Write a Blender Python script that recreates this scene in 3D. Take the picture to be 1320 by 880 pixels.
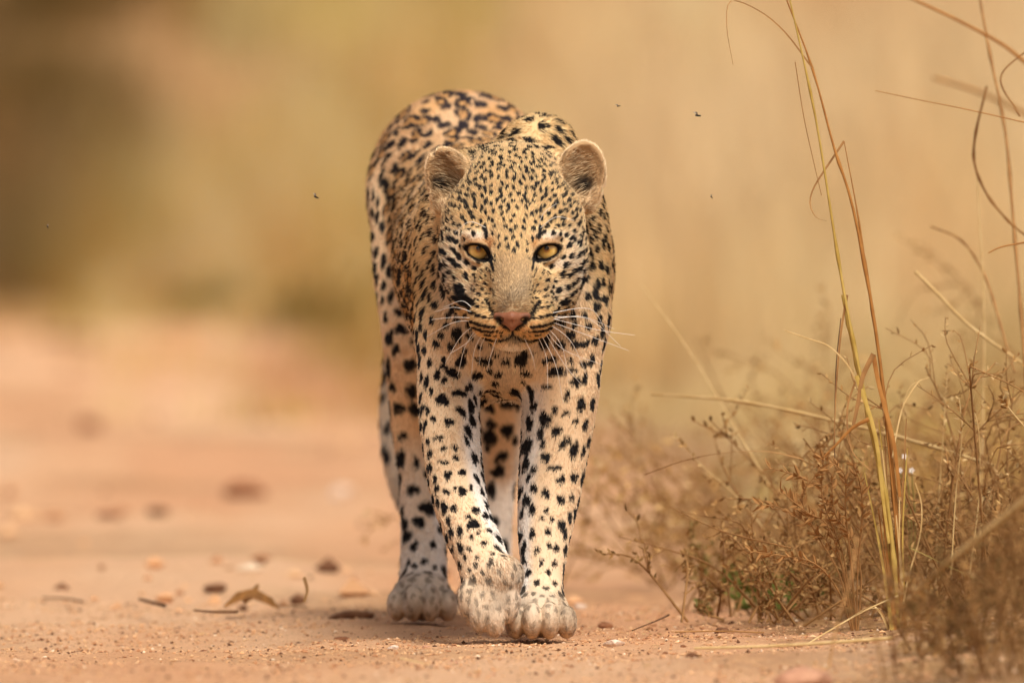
import bpy, math, random
import numpy as np
from mathutils import Vector
from mathutils.bvhtree import BVHTree

for _o in list(bpy.data.objects):
    bpy.data.objects.remove(_o)
scene = bpy.context.scene
COL = scene.collection
R = math.radians

# ------------------------------------------------------------------ camera
LENS, DIST, EYE = 400.0, 14.6667, 0.50
cam_data = bpy.data.cameras.new('camera')
cam_data.lens = LENS
cam_data.sensor_width = 36.0
cam_data.shift_y = -118.0 / 1320.0
cam_data.clip_start = 0.1
cam_data.clip_end = 600.0
cam_data.dof.use_dof = True
cam_data.dof.focus_distance = DIST - 0.03
cam_data.dof.aperture_fstop = 4.8
cam = bpy.data.objects.new('camera', cam_data)
cam.location = (0.0, -DIST, EYE)
cam.rotation_euler = (R(90), 0, 0)
COL.objects.link(cam)
scene.camera = cam

# ------------------------------------------------------------------ sky and sun
SUN_EL, SUN_AZ = 55.0, 162.0      # azimuth from +Y, clockwise seen from above: front right of the animal
world = bpy.data.worlds.new('World')
scene.world = world
world.use_nodes = True
wn = world.node_tree
bg = wn.nodes['Background']
sky = wn.nodes.new('ShaderNodeTexSky')
sky.sky_type = 'NISHITA'
sky.sun_disc = False
sky.sun_elevation = R(SUN_EL)
sky.sun_rotation = R(SUN_AZ)
sky.air_density = 0.7
sky.dust_density = 8.0
sky.ozone_density = 0.3
wn.links.new(sky.outputs[0], bg.inputs[0])
bg.inputs[1].default_value = 0.115

sun_data = bpy.data.lights.new('sun', 'SUN')
sun_data.energy = 3.0
sun_data.angle = R(20)
sun_data.color = (1.0, 0.975, 0.94)
sun = bpy.data.objects.new('sun', sun_data)
_sd = Vector((math.sin(R(SUN_AZ)) * math.cos(R(SUN_EL)), math.cos(R(SUN_AZ)) * math.cos(R(SUN_EL)), math.sin(R(SUN_EL))))
sun.rotation_euler = _sd.to_track_quat('Z', 'Y').to_euler()
sun.location = (3, -4, 6)
COL.objects.link(sun)

scene.view_settings.view_transform = 'Standard'
scene.view_settings.look = 'None'
scene.view_settings.exposure = -0.05
scene.view_settings.gamma = 1.0
scene.view_settings.use_curve_mapping = False
scene.render.engine = 'CYCLES'
scene.cycles.use_denoising = True
scene.cycles.denoiser = 'OPENIMAGEDENOISE'
scene.cycles.max_bounces = 8
scene.cycles.transparent_max_bounces = 8
scene.cycles_curves.shape = 'RIBBONS'

# ------------------------------------------------------------------ helpers
RNG = np.random.default_rng(7)
random.seed(7)


def W(px, py, y):
    """World point at depth y that stands where the photograph shows (px, py)."""
    k = (DIST + y) / (DIST * 1000.0)
    return np.array([(px - 660.0) * k, y, EYE - (py - 322.0) * k])


def G(px, py):
    """Point on the flat road plane seen at (px, py)."""
    d = DIST * 1000.0 * EYE / max(py - 322.0, 1.0)
    return np.array([(px - 660.0) * d / (DIST * 1000.0), d - DIST, 0.0])


def lin(r, g, b):
    c = np.array([r, g, b], dtype=float) / 255.0
    return np.where(c <= 0.04045, c / 12.92, ((c + 0.055) / 1.055) ** 2.4)


def link(ob, parent=None):
    COL.objects.link(ob)
    if parent is not None:
        ob.parent = parent
    return ob


def tag(o, label=None, cat=None, group=None, kind=None):
    if label: o['label'] = label
    if cat: o['category'] = cat
    if group: o['group'] = group
    if kind: o['kind'] = kind
    return o


def mesh_obj(name, verts, faces, mat, parent=None, smooth=True, loc=None):
    me = bpy.data.meshes.new(name)
    verts = np.asarray(verts, dtype=np.float32)
    me.from_pydata(verts.tolist(), [], [list(map(int, f)) for f in faces])
    if smooth:
        me.polygons.foreach_set('use_smooth', [True] * len(me.polygons))
    if mat is not None:
        me.materials.append(mat)
    me.update()
    o = bpy.data.objects.new(name, me)
    if loc is not None:
        o.location = loc
    return link(o, parent)


def fast_mesh(name, V, F, mat, parent=None, smooth=True):
    """V (n,3), F (m,k) with constant k."""
    V = np.ascontiguousarray(V, dtype=np.float32)
    F = np.ascontiguousarray(F, dtype=np.int32)
    me = bpy.data.meshes.new(name)
    m, k = F.shape
    me.vertices.add(len(V)); me.vertices.foreach_set('co', V.ravel())
    me.loops.add(m * k); me.loops.foreach_set('vertex_index', F.ravel())
    me.polygons.add(m)
    me.polygons.foreach_set('loop_start', np.arange(0, m * k, k, dtype=np.int32))
    me.polygons.foreach_set('use_smooth', np.full(m, smooth))
    me.update(calc_edges=True)
    me.validate()
    if mat is not None:
        me.materials.append(mat)
    o = bpy.data.objects.new(name, me)
    return link(o, parent)


def empty(name, loc, parent=None):
    o = bpy.data.objects.new(name, None)
    o.location = loc
    o.empty_display_size = 0.05
    return link(o, parent)


def sn(p, f, seed):
    """cheap smooth pseudo noise in -1..1 for arrays of points"""
    r = np.random.default_rng(seed)
    out = np.zeros(len(p))
    for i in range(4):
        k = r.normal(size=3); k *= f * (0.6 + 0.35 * i) / np.linalg.norm(k)
        ph = r.uniform(0, 6.28)
        k2 = r.normal(size=3); k2 *= f * 0.7 / np.linalg.norm(k2)
        out += np.sin(p @ k + ph + 1.3 * np.sin(p @ k2 + ph * 2))
    return out / 4.0 * 1.4


def new_mat(name, rough=0.8):
    m = bpy.data.materials.new(name)
    m.use_nodes = True
    b = m.node_tree.nodes['Principled BSDF']
    b.inputs['Roughness'].default_value = rough
    b.inputs['Specular IOR Level'].default_value = 0.25
    return m, m.node_tree, b


def noise_mat(name, c1, c2, scale=8.0, rough=0.85, bump=0.0, detail=6.0, c3=None, translucent=0.0, spec=0.2, bscale=None):
    m, nt, b = new_mat(name, rough)
    b.inputs['Specular IOR Level'].default_value = spec
    tc = nt.nodes.new('ShaderNodeTexCoord')
    no = nt.nodes.new('ShaderNodeTexNoise')
    no.inputs['Scale'].default_value = scale
    no.inputs['Detail'].default_value = detail
    no.inputs['Roughness'].default_value = 0.6
    nt.links.new(tc.outputs['Object'], no.inputs['Vector'])
    cr = nt.nodes.new('ShaderNodeValToRGB')
    cr.color_ramp.elements[0].position = 0.3
    cr.color_ramp.elements[1].position = 0.7
    cr.color_ramp.elements[0].color = (*c1, 1)
    cr.color_ramp.elements[1].color = (*c2, 1)
    if c3 is not None:
        e = cr.color_ramp.elements.new(0.5); e.color = (*c3, 1)
    nt.links.new(no.outputs['Fac'], cr.inputs['Fac'])
    nt.links.new(cr.outputs['Color'], b.inputs['Base Color'])
    if bump > 0:
        n2 = nt.nodes.new('ShaderNodeTexNoise')
        n2.inputs['Scale'].default_value = bscale or scale * 6
        n2.inputs['Detail'].default_value = 8
        nt.links.new(tc.outputs['Object'], n2.inputs['Vector'])
        bp = nt.nodes.new('ShaderNodeBump')
        bp.inputs['Strength'].default_value = bump
        bp.inputs['Distance'].default_value = 0.02
        nt.links.new(n2.outputs['Fac'], bp.inputs['Height'])
        nt.links.new(bp.outputs['Normal'], b.inputs['Normal'])
    if translucent > 0:
        tr = nt.nodes.new('ShaderNodeBsdfTranslucent')
        nt.links.new(cr.outputs['Color'], tr.inputs['Color'])
        mx = nt.nodes.new('ShaderNodeMixShader')
        mx.inputs[0].default_value = translucent
        nt.links.new(b.outputs[0], mx.inputs[1]); nt.links.new(tr.outputs[0], mx.inputs[2])
        nt.links.new(mx.outputs[0], nt.nodes['Material Output'].inputs['Surface'])
    return m


def sstep(a, b, x):
    t = np.clip((x - a) / (b - a), 0, 1)
    return t * t * (3 - 2 * t)


def mixc(c, d, f):
    return c * (1 - f[:, None]) + d * f[:, None]

# ================================================================== GROUND
def vnoise2(x, y, f, seed):
    """smooth value noise on arrays"""
    r = np.random.default_rng(seed)
    tab = r.random((256, 256))
    gx_, gy_ = x * f + 1000.37 * (seed % 7 + 1), y * f + 517.91 * (seed % 5 + 1)
    ix, iy = np.floor(gx_).astype(int), np.floor(gy_).astype(int)
    fx, fy = gx_ - ix, gy_ - iy
    fx, fy = fx * fx * (3 - 2 * fx), fy * fy * (3 - 2 * fy)
    g_ = lambda a, b: tab[a % 256, b % 256]
    return (g_(ix, iy) * (1 - fx) + g_(ix + 1, iy) * fx) * (1 - fy) + (g_(ix, iy + 1) * (1 - fx) + g_(ix + 1, iy + 1) * fx) * fy


def edge_x(y):
    """right edge of the track: straight away from the camera, then bending left"""
    y = np.asarray(y, float)
    return np.interp(y, [-20, -1, 1.5, 12, 20, 26, 34, 42, 50, 56, 61, 65, 200], [.36, .35, .24, .22, -.12, -.5, -.95, -1.5, -2.2, -3.0, -4.2, -30, -30])


def gheight(x, y):
    x, y = np.asarray(x, float), np.asarray(y, float)
    nearw = np.exp(-((x + .02) / .3) ** 2) * np.exp(-((y - .45) / .85) ** 2)
    amp = 1 - .85 * nearw
    h = (vnoise2(x, y, 1.1, 3) - .5) * .05 + (vnoise2(x, y, 4.0, 4) - .5) * .022
    h = h * amp
    h += (vnoise2(x, y, 14, 5) - .5) * .008 * (1 - .6 * nearw) + (vnoise2(x, y, 42, 6) - .5) * .0065
    h -= .002
    ver = sstep(-.05, .5, x - edge_x(y))
    h += ver * (.02 + .03 * vnoise2(x, y, 2.3, 9))
    far = sstep(2.5, 9, y)
    h += far * ((vnoise2(x, y * .12, 1.3, 13) - .5) * .12 + (vnoise2(x, y * .3, 2.6, 14) - .5) * .05)
    h += .10 * sstep(.25, -.9, x + .55 + .25 * np.sin(y * .35)) * sstep(4, 12, y)          # low bank at the left of the track
    hill = np.clip((y - 64) / 34.0, 0, 1)
    h += 4.6 * hill * hill * (3 - 2 * hill) + .5 * (vnoise2(x, y, .12, 12) - .5) * sstep(62, 72, y)
    return h


def grow(a, b, st, g, far):
    core = list(np.arange(a, b, st)); s = st; p = core[-1]; hi = []
    while p < far[1]:
        s *= g; p += s; hi.append(p)
    s = st; p = core[0]; lo = []
    while p > far[0]:
        s *= g; p -= s; lo.append(p)
    return np.array(lo[::-1] + core + hi)


ax_, ay_ = grow(-.85, .95, .011, 1.06, (-90, 90)), grow(-1.75, 1.6, .012, 1.022, (-16, 190))
XX, YY = np.meshgrid(ax_, ay_)
ZZ = gheight(XX.ravel(), YY.ravel())
GV = np.stack([XX.ravel(), YY.ravel(), ZZ], 1)
nx_, ny_ = len(ax_), len(ay_)
ii = (np.arange(ny_ - 1)[:, None] * nx_ + np.arange(nx_ - 1)[None]).ravel()
GF = np.stack([ii, ii + 1, ii + nx_ + 1, ii + nx_], 1)


def ground_mat():
    m, nt, b = new_mat('sandy_track', .95)
    b.inputs['Specular IOR Level'].default_value = .08
    tc = nt.nodes.new('ShaderNodeTexCoord')

    def noise(scale, detail=6, rough=.6):
        n = nt.nodes.new('ShaderNodeTexNoise'); n.inputs['Scale'].default_value = scale
        n.inputs['Detail'].default_value = detail; n.inputs['Roughness'].default_value = rough
        nt.links.new(tc.outputs['Object'], n.inputs['Vector']); return n.outputs['Fac']

    def ramp(f, stops):
        c = nt.nodes.new('ShaderNodeValToRGB'); el = c.color_ramp.elements
        el[0].position, el[1].position = stops[0][0], stops[-1][0]
        el[0].color, el[1].color = (*stops[0][1], 1), (*stops[-1][1], 1)
        for p_, cl in stops[1:-1]:
            e = el.new(p_); e.color = (*cl, 1)
        nt.links.new(f, c.inputs[0]); return c.outputs[0]

    def mix(f, a, b_, mode='MIX'):
        n = nt.nodes.new('ShaderNodeMix'); n.data_type = 'RGBA'; n.blend_type = mode
        if isinstance(f, float): n.inputs[0].default_value = f
        else: nt.links.new(f, n.inputs[0])
        nt.links.new(a, n.inputs[6]); nt.links.new(b_, n.inputs[7]); return n.outputs[2]

    base = ramp(noise(2.2, 5), [(.32, lin(208, 152, 110)), (.52, lin(222, 174, 132)), (.7, lin(232, 194, 152))])
    mp = nt.nodes.new('ShaderNodeMapping'); mp.inputs['Scale'].default_value = (1.0, .1, 1.0)
    nt.links.new(tc.outputs['Object'], mp.inputs['Vector'])
    nb = nt.nodes.new('ShaderNodeTexNoise'); nb.inputs['Scale'].default_value = 1.7; nb.inputs['Detail'].default_value = 5
    nt.links.new(mp.outputs[0], nb.inputs['Vector'])
    big = ramp(nb.outputs['Fac'], [(.40, lin(206, 142, 102)), (.5, lin(222, 172, 130)), (.59, lin(234, 198, 160))])
    base = mix(.6, base, big)
    grain = ramp(noise(260, 4, .7), [(.3, lin(126, 82, 52)), (.42, lin(208, 156, 112)), (.60, lin(224, 176, 132)), (.75, lin(242, 210, 170))])
    sand = mix(.5, base, grain)
    litter = ramp(noise(38, 8, .7), [(.35, lin(88, 64, 40)), (.5, lin(152, 116, 74)), (.62, lin(190, 150, 100)), (.75, lin(206, 174, 120))])
    at = nt.nodes.new('ShaderNodeAttribute'); at.attribute_name = 'verge'
    ar = nt.nodes.new('ShaderNodeAttribute'); ar.attribute_name = 'red_soil_shade'
    redc = ramp(noise(1.3, 5), [(.35, lin(176, 116, 80)), (.65, lin(206, 146, 104))])
    sand = mix(ar.outputs['Fac'], sand, redc)
    col = mix(at.outputs['Fac'], sand, litter)
    nt.links.new(col, b.inputs['Base Color'])
    bp = nt.nodes.new('ShaderNodeBump'); bp.inputs['Strength'].default_value = 1.0; bp.inputs['Distance'].default_value = .006
    nt.links.new(noise(190, 6, .7), bp.inputs['Height']); nt.links.new(bp.outputs[0], b.inputs['Normal'])
    return m


M_GROUND = ground_mat()
ground = fast_mesh('ground', GV, GF, M_GROUND)
tag(ground, kind='structure')
_wd = .03 * np.clip(GV[:, 1] - 8, 0, 40)
_vg = sstep(-.03, .22, (GV[:, 0] - edge_x(GV[:, 1]) + _wd * .8) / (1 + _wd * 5) + .22 * (vnoise2(GV[:, 0], GV[:, 1], 6, 15) - .5)) * .9
_vg = np.maximum(_vg, .35 * sstep(.62, .8, vnoise2(GV[:, 0], GV[:, 1], 1.6, 19)) * (GV[:, 1] < 30))
va = ground.data.attributes.new('verge', 'FLOAT', 'POINT'); va.data.foreach_set('value', _vg.astype(np.float32))


_rd = sstep(24, 48, GV[:, 1]) * .6 + .8 * sstep(.5, .75, vnoise2(GV[:, 0], GV[:, 1] * .07, 1.7, 23)) * sstep(1.0, 4, GV[:, 1])  # red soil patches; the far term also paints the bank's shadow into the colour
_rd -= .35 * sstep(.55, .75, vnoise2(GV[:, 0], GV[:, 1] * .09, 2.6, 27)) * sstep(1.0, 4, GV[:, 1])
va = ground.data.attributes.new('red_soil_shade', 'FLOAT', 'POINT'); va.data.foreach_set('value', np.clip(_rd, 0, 1).astype(np.float32))



FUR_N = 380000

# ================================================================== LEOPARD
# The body is one surface: tapered limbs, ellipsoids and hollows blended into a distance field and meshed.
# Every piece carries the lie of the fur over it, hair length, spot size and spot spacing.
PR = []


class Prim:
    def __init__(s, kind, a, b, r1, r2, k, op, flow, hl, ss, sp, tagname, rot=None, rad=None):
        s.kind, s.a, s.b, s.r1, s.r2, s.k, s.op = kind, a, b, r1, r2, k, op
        if tagname not in ('head', 'bridge', 'muzzle', 'chin', 'lid', 'ear', 'ear_in', 'ear_notch', 'socket', 'paw', 'paw_hind', '') and kind == 'cap':
            s.r1 -= .38 * hl; s.r2 -= .38 * hl      # room for the fur
        s.flow, s.hl, s.ss, s.sp, s.tag, s.rot, s.rad = flow, hl, ss, sp, tagname, rot, rad

    def bounds(s):
        if s.kind == 'cap':
            lo = np.minimum(s.a - s.r1, s.b - s.r2); hi = np.maximum(s.a + s.r1, s.b + s.r2)
        else:
            m = max(s.rad); lo = s.a - m; hi = s.a + m
        return lo, hi

    def d(s, X, Y, Z):
        if s.kind == 'cap':
            ba = (s.b - s.a); L2 = float(ba @ ba) + 1e-12
            px, py, pz = X - s.a[0], Y - s.a[1], Z - s.a[2]
            t = np.clip((px * ba[0] + py * ba[1] + pz * ba[2]) / L2, 0, 1)
            return np.sqrt((px - t * ba[0]) ** 2 + (py - t * ba[1]) ** 2 + (pz - t * ba[2]) ** 2) - (s.r1 + (s.r2 - s.r1) * t)
        px, py, pz = X - s.a[0], Y - s.a[1], Z - s.a[2]
        if s.rot is not None:
            M = s.rot
            px, py, pz = (M[0, 0] * px + M[1, 0] * py + M[2, 0] * pz, M[0, 1] * px + M[1, 1] * py + M[2, 1] * pz,
                          M[0, 2] * px + M[1, 2] * py + M[2, 2] * pz)
        rx, ry, rz = s.rad
        k0 = np.sqrt((px / rx) ** 2 + (py / ry) ** 2 + (pz / rz) ** 2)
        k1 = np.sqrt((px / rx ** 2) ** 2 + (py / ry ** 2) ** 2 + (pz / rz ** 2) ** 2) + 1e-9
        return k0 * (k0 - 1.0) / k1


def rotm(ax, ay, az):
    cx, sx, cy, sy, cz, sz = math.cos(R(ax)), math.sin(R(ax)), math.cos(R(ay)), math.sin(R(ay)), math.cos(R(az)), math.sin(R(az))
    return (np.array([[cz, -sz, 0], [sz, cz, 0], [0, 0, 1]]) @ np.array([[cy, 0, sy], [0, 1, 0], [-sy, 0, cy]])
            @ np.array([[1, 0, 0], [0, cx, -sx], [0, sx, cx]]))


GROUPS = []      # what is blended into the field: (list of pieces, blend radius, operation)


def cr_nodes(P4, n):
    """Catmull-Rom refinement of rows (x, y, z, r)"""
    P4 = np.array(P4, float)
    if len(P4) < 3: return P4
    E = np.vstack([2 * P4[0] - P4[1], P4, 2 * P4[-1] - P4[-2]])
    out = []
    for i in range(1, len(E) - 2):
        for t in np.arange(n) / n:
            a, b, c, d = E[i - 1], E[i], E[i + 1], E[i + 2]
            out.append(.5 * (2 * b + (c - a) * t + (2 * a - 5 * b + 4 * c - d) * t * t + (3 * b - a - 3 * c + d) * t ** 3))
    out.append(P4[-1])
    return np.array(out)


def chain_pts(P4, k, hl, ss, sp, tagname, flow, op, sub):
    Q = cr_nodes(P4, sub)
    g = []
    for a, b in zip(Q[:-1], Q[1:]):
        A, B = a[:3], b[:3]
        f = np.array(flow, float) if flow is not None else (B - A)
        g.append(Prim('cap', A, B, a[3], b[3], k, op, f / (np.linalg.norm(f) + 1e-9), hl, ss, sp, tagname))
    PR.extend(g)
    GROUPS.append((g, k, op))


def chain(nodes, k, hl, ss, sp, tagname, flow=None, op='add', sub=3):
    chain_pts([np.append(W(n[0], n[1], n[2]), n[3]) for n in nodes], k, hl, ss, sp, tagname, flow, op, sub)


def ell(c, rad, k, hl, ss, sp, tagname, flow, rot=None, op='add'):
    p = Prim('ell', np.array(c, float), None, 0, 0, k, op, np.array(flow, float), hl, ss, sp, tagname, rot, rad)
    if op == 'add': PR.append(p)
    if tagname == 'ear_in':                                # the cup's inner face belongs to the ear
        p.tag = 'ear'; PR.append(p)
    GROUPS.append(([p], k, op))


BACK = (0.0, 1.0, -0.25)
DOWN = (0.0, 0.35, -1.0)
# ---- trunk
chain([(662, 398, .17, .100), (655, 372, .30, .135), (640, 345, .48, .140), (624, 318, .68, .126), (610, 282, .86, .116), (596, 240, 1.02, .120)],
      .05, .0075, .0100, .0208, 'torso', BACK)
chain([(594, 236, 1.0, .120), (592, 250, 1.1, .10)], .05, .0075, .0100, .0208, 'torso', BACK)
chain([(658, 425, .19, .085), (648, 415, .45, .10), (634, 385, .75, .08)], .05, .016, .014, .034, 'belly', BACK)
# ---- neck
chain([(661, 262, .09, .082), (661, 300, .20, .112), (656, 325, .34, .13)], .05, .010, .0070, .0175, 'neck', BACK)
chain([(662, 345, .08, .080), (662, 410, .13, .092)], .05, .009, .012, .0250, 'chest', (0, .25, -1))
# ---- shoulder blades
chain([(698, 200, .25, .051), (718, 262, .24, .060), (724, 340, .19, .060), (727, 410, .13, .058)], .035, .009, .0078, .0172, 'shoulder', (0.1, .6, -.8))
chain([(690, 196, .27, .044), (664, 240, .30, .06)], .04, .009, .0078, .0172, 'shoulder', (0, 1, -.3))
chain([(606, 232, .26, .040), (600, 300, .24, .058), (596, 360, .19, .060), (592, 430, .14, .056)], .035, .009, .0074, .0168, 'shoulder', (-0.1, .6, -.8))
# ---- planted fore leg (image right)
chain([(727, 410, .13, .056), (724, 490, .12, .052), (718, 555, .12, .0480), (709, 625, .11, .0430), (702, 685, .085, .0365), (700, 728, .062, .0305), (699, 752, .05, .0290), (698, 780, .03, .033)],
      .02, .0058, .0090, .0190, 'leg_planted')
chain([(716, 500, .22, .04), (716, 540, .22, .028)], .04, .012, .009, .023, 'leg_planted', DOWN)
_pc = W(697, 800, -.005); FW = (0.0, -1.0, -.5)
ell((_pc[0], .014, .030), (.038, .050, .030), .010, .005, .0030, .0105, 'paw', FW)
for dx, dy, zz in ((-.0325, -.024, .0215), (-.0112, -.042, .0245), (.0112, -.041, .0245), (.0330, -.020, .0215)):
    ell((_pc[0] + dx, dy, zz - .0005), (.0132, .025, zz), .0026, .0042, .0046, .0120, 'paw', FW)
# ---- lifted fore leg (image left)
chain([(592, 430, .14, .055), (579, 500, .105, .0435), (581, 560, .06, .0405), (588, 620, .02, .0385), (600, 670, -.02, .0355), (618, 712, -.05, .0345), (628, 742, -.064, .036)],
      .02, .0058, .0076, .0162, 'leg_lifted')
chain([(590, 500, .20, .04), (585, 540, .17, .03)], .04, .012, .0085, .021, 'leg_lifted', DOWN)
ell(W(649, 742, -.080), (.026, .028, .027), .010, .008, .0030, .0100, 'paw', (.4, -.5, -.6))
ell(W(632, 775, -.072), (.039, .034, .028), .012, .006, .0030, .0105, 'paw', (0, -.4, -1))
for px, py, y, rr in ((605, 772, -.082, .0150), (619, 788, -.091, .0155), (637, 793, -.092, .0155), (655, 776, -.088, .0150)):
    c = W(px, py, y)
    ell(c, (rr * .98, rr * 1.1, rr * 1.75), .0030, .0045, .0046, .0120, 'paw', (0, -.3, -1))
# ---- hind leg under the belly (image left)
chain([(551, 258, .97, .080), (549, 330, .88, .076), (543, 420, .80, .058), (541, 475, .795, .048), (537, 545, .825, .038), (541, 590, .825, .034), (544, 645, .80, .0325), (546, 715, .75, .0335), (545, 765, .705, .036)],
      .025, .007, .0125, .029, 'leg_hind')
_hc = W(544, 790, .665)
ell((_hc[0], .684, .033), (.041, .052, .033), .010, .005, .0034, .0125, 'paw_hind', FW)
for dx, dy, zz in ((-.0340, .646, .023), (-.0116, .628, .026), (.0116, .628, .026), (.0345, .646, .023)):
    ell((_hc[0] + dx, dy, zz - .0005), (.0138, .026, zz), .0028, .0045, .0046, .0130, 'paw_hind', FW)
# ---- other hind leg, pushed back
chain([(628, 262, 1.02, .080), (642, 340, 1.0, .076), (650, 430, .98, .060), (648, 520, 1.02, .042), (644, 580, 1.06, .035), (640, 620, 1.08, .030), (634, 690, 1.08, .029), (632, 750, 1.08, .033)],
      .025, .007, .0125, .029, 'leg_back')
_bc = W(632, 770, 1.07)
ell((_bc[0], 1.075, .031), (.041, .056, .031), .012, .006, .0034, .0125, 'paw_hind', FW)
for dx, dy, rr in ((-.031, 1.045, .0175), (-.011, 1.028, .0195), (.0115, 1.028, .0195), (.032, 1.045, .0175)):
    ell((_bc[0] + dx, dy, .021), (rr * .92, rr * 1.35, rr * 1.1), .0028, .005, .0034, .0125, 'paw_hind', FW)
# ---- tail
chain([(586, 215, 1.12, .036), (552, 290, 1.28, .030), (524, 400, 1.38, .026), (510, 500, 1.42, .024), (508, 570, 1.41, .024), (524, 640, 1.38, .023), (560, 690, 1.36, .021)],
      .02, .014, .011, .028, 'tail')

# ---- head; coordinates in millimetres about the point between the eyes (x right, y away, z up)
H0 = np.array([0.0, 0.0, 0.5])


def hh(x, y, z):
    return np.array([x, y, z]) / 1000.0 + H0


def hell(x, y, z, rx, ry, rz, k, tagname='head', rot=None, op='add', hl=.0050, ss=.0038, sp=.0087, flow=None):
    c = hh(x, y, z)
    f = flow if flow is not None else (c - hh(0, -165, -85))
    ell(c, (rx / 1000, ry / 1000, rz / 1000), k / 1000, hl, ss, sp, tagname, np.array(f) / (np.linalg.norm(f) + 1e-9), rot, op)


def hchain(nodes, k, tagname='head', op='add', hl=.006, ss=.0035, sp=.010, flow=None, sub=2):
    P4 = [np.append(hh(*n[:3]), n[3] / 1000) for n in nodes]
    if flow is None:
        f = np.mean([q[:3] for q in P4], 0) - hh(0, -165, -85)
    else:
        f = flow
    chain_pts(P4, k / 1000, hl, ss, sp, tagname, f, op, sub)


hell(0, 42, 42, 78, 95, 82, 30)                                     # cranium
hell(2, -18, -4, 80, 54, 62, 24)                                    # face
for s in (-1, 1):
    ex = 44.5 * s
    hell(62 * s + 2, 18, 34, 27, 48, 44, 24)                         # temple
    hell(56 * s + 2, 0, -18, 37, 56, 50, 22, hl=.011)                # cheek
    hell(46 * s + 1, -30, -58, 33, 46, 32, 20, hl=.010)              # jowl
    hell(43 * s, -62, 20, 22, 15, 9, 12)
    hell(27 * s, -66, 14, 15, 14, 10, 10)                             # brow
    hell(29 * s, -78, -44, 20, 30, 24, 14)                           # between nose and cheek
hchain([(0, -46, 34, 30), (0, -84, 2, 26), (0, -116, -36, 25), (0, -134, -64, 24)], 16, 'bridge')   # nose bridge
hell(0, -92, -30, 30, 34, 30, 14, 'bridge', rot=rotm(42, 0, 0))
hell(0, -132, -72, 27, 24, 15, 10, 'bridge')
for s in (-1, 1):
    hell(22 * s, -116, -92, 27, 34, 21, 9, 'muzzle')
    hell(34 * s, -86, -80, 22, 42, 26, 18, 'muzzle')
hell(0, -132, -84, 20, 24, 16, 8, 'muzzle')
hell(0, -107, -113, 26, 28, 16, 6, 'chin', hl=.010)
hell(0, -60, -95, 42, 50, 30, 20, 'chin', hl=.012)
# eye openings and lids
for s in (-1, 1):
    hell(44 * s, -84, -2.5, 16.5, 28, 9.5, 4, 'socket', op='sub')
    hell(31 * s, -86, -10, 8, 20, 5.5, 4, 'socket', op='sub')
    hchain([(64 * s, -54, 4, 3.0), (55 * s, -67, 9.6, 4.8), (43 * s, -76, 10.2, 5.2), (33 * s, -77, 4.0, 5.0), (26 * s, -76, -10, 3)], 4, 'lid', hl=.003)
    hchain([(63 * s, -55, 4, 3.0), (57 * s, -63, -6.5, 3.2), (47 * s, -69, -13.5, 3.4), (36 * s, -72, -16.5, 3.2), (26.5 * s, -75, -16, 3)], 4, 'lid', hl=.003)
# ears: cups that are hollow in front
def ear(c, rad, rot, side, notch):
    hell(*c, *rad, 9, 'ear', rot=rot, hl=.007, flow=(side * .4, .3, 1))
    f = rot @ np.array([0.0, -1.0, 0.0])
    cc = np.array(c) + f * (rad[1] * .62) + (rot @ np.array([0, 0, 1.0])) * 1.0
    hell(*cc, rad[0] - 6.5, rad[1] * .96, rad[2] - 7.0, 4, 'ear_in', rot=rot, op='sub')
    for (n, nr) in notch:
        q = np.array(c) + rot @ np.array(n, float)
        hell(*q, *nr, 3, 'ear_notch', rot=rot, op='sub')


ER = rotm(-8, 15, 14)
EL = rotm(-8, -29, -16)
ear((88, 56, 93), (33, 24, 50), ER, 1, [((33, 0, -10), (6, 30, 4))])
ear((-78, 56, 88), (31, 24, 49), EL, -1, [((-4, 0, 52), (5, 30, 12)), ((-32, 0, -6), (7, 30, 4))])
# lower folds of the ears
hchain([(84, 26, 62, 8), (98, 40, 56, 8), (108, 50, 72, 6)], 8, 'ear', hl=.010, flow=(.6, -.3, .5))
hchain([(-78, 26, 58, 8), (-92, 40, 50, 8), (-98, 50, 66, 6)], 8, 'ear', hl=.010, flow=(-.6, -.3, .5))


def axis(parts):
    out = []
    for lo, hi, st in parts:
        out.append(np.arange(lo, hi - st * .01, st))
    return np.concatenate(out)


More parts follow.
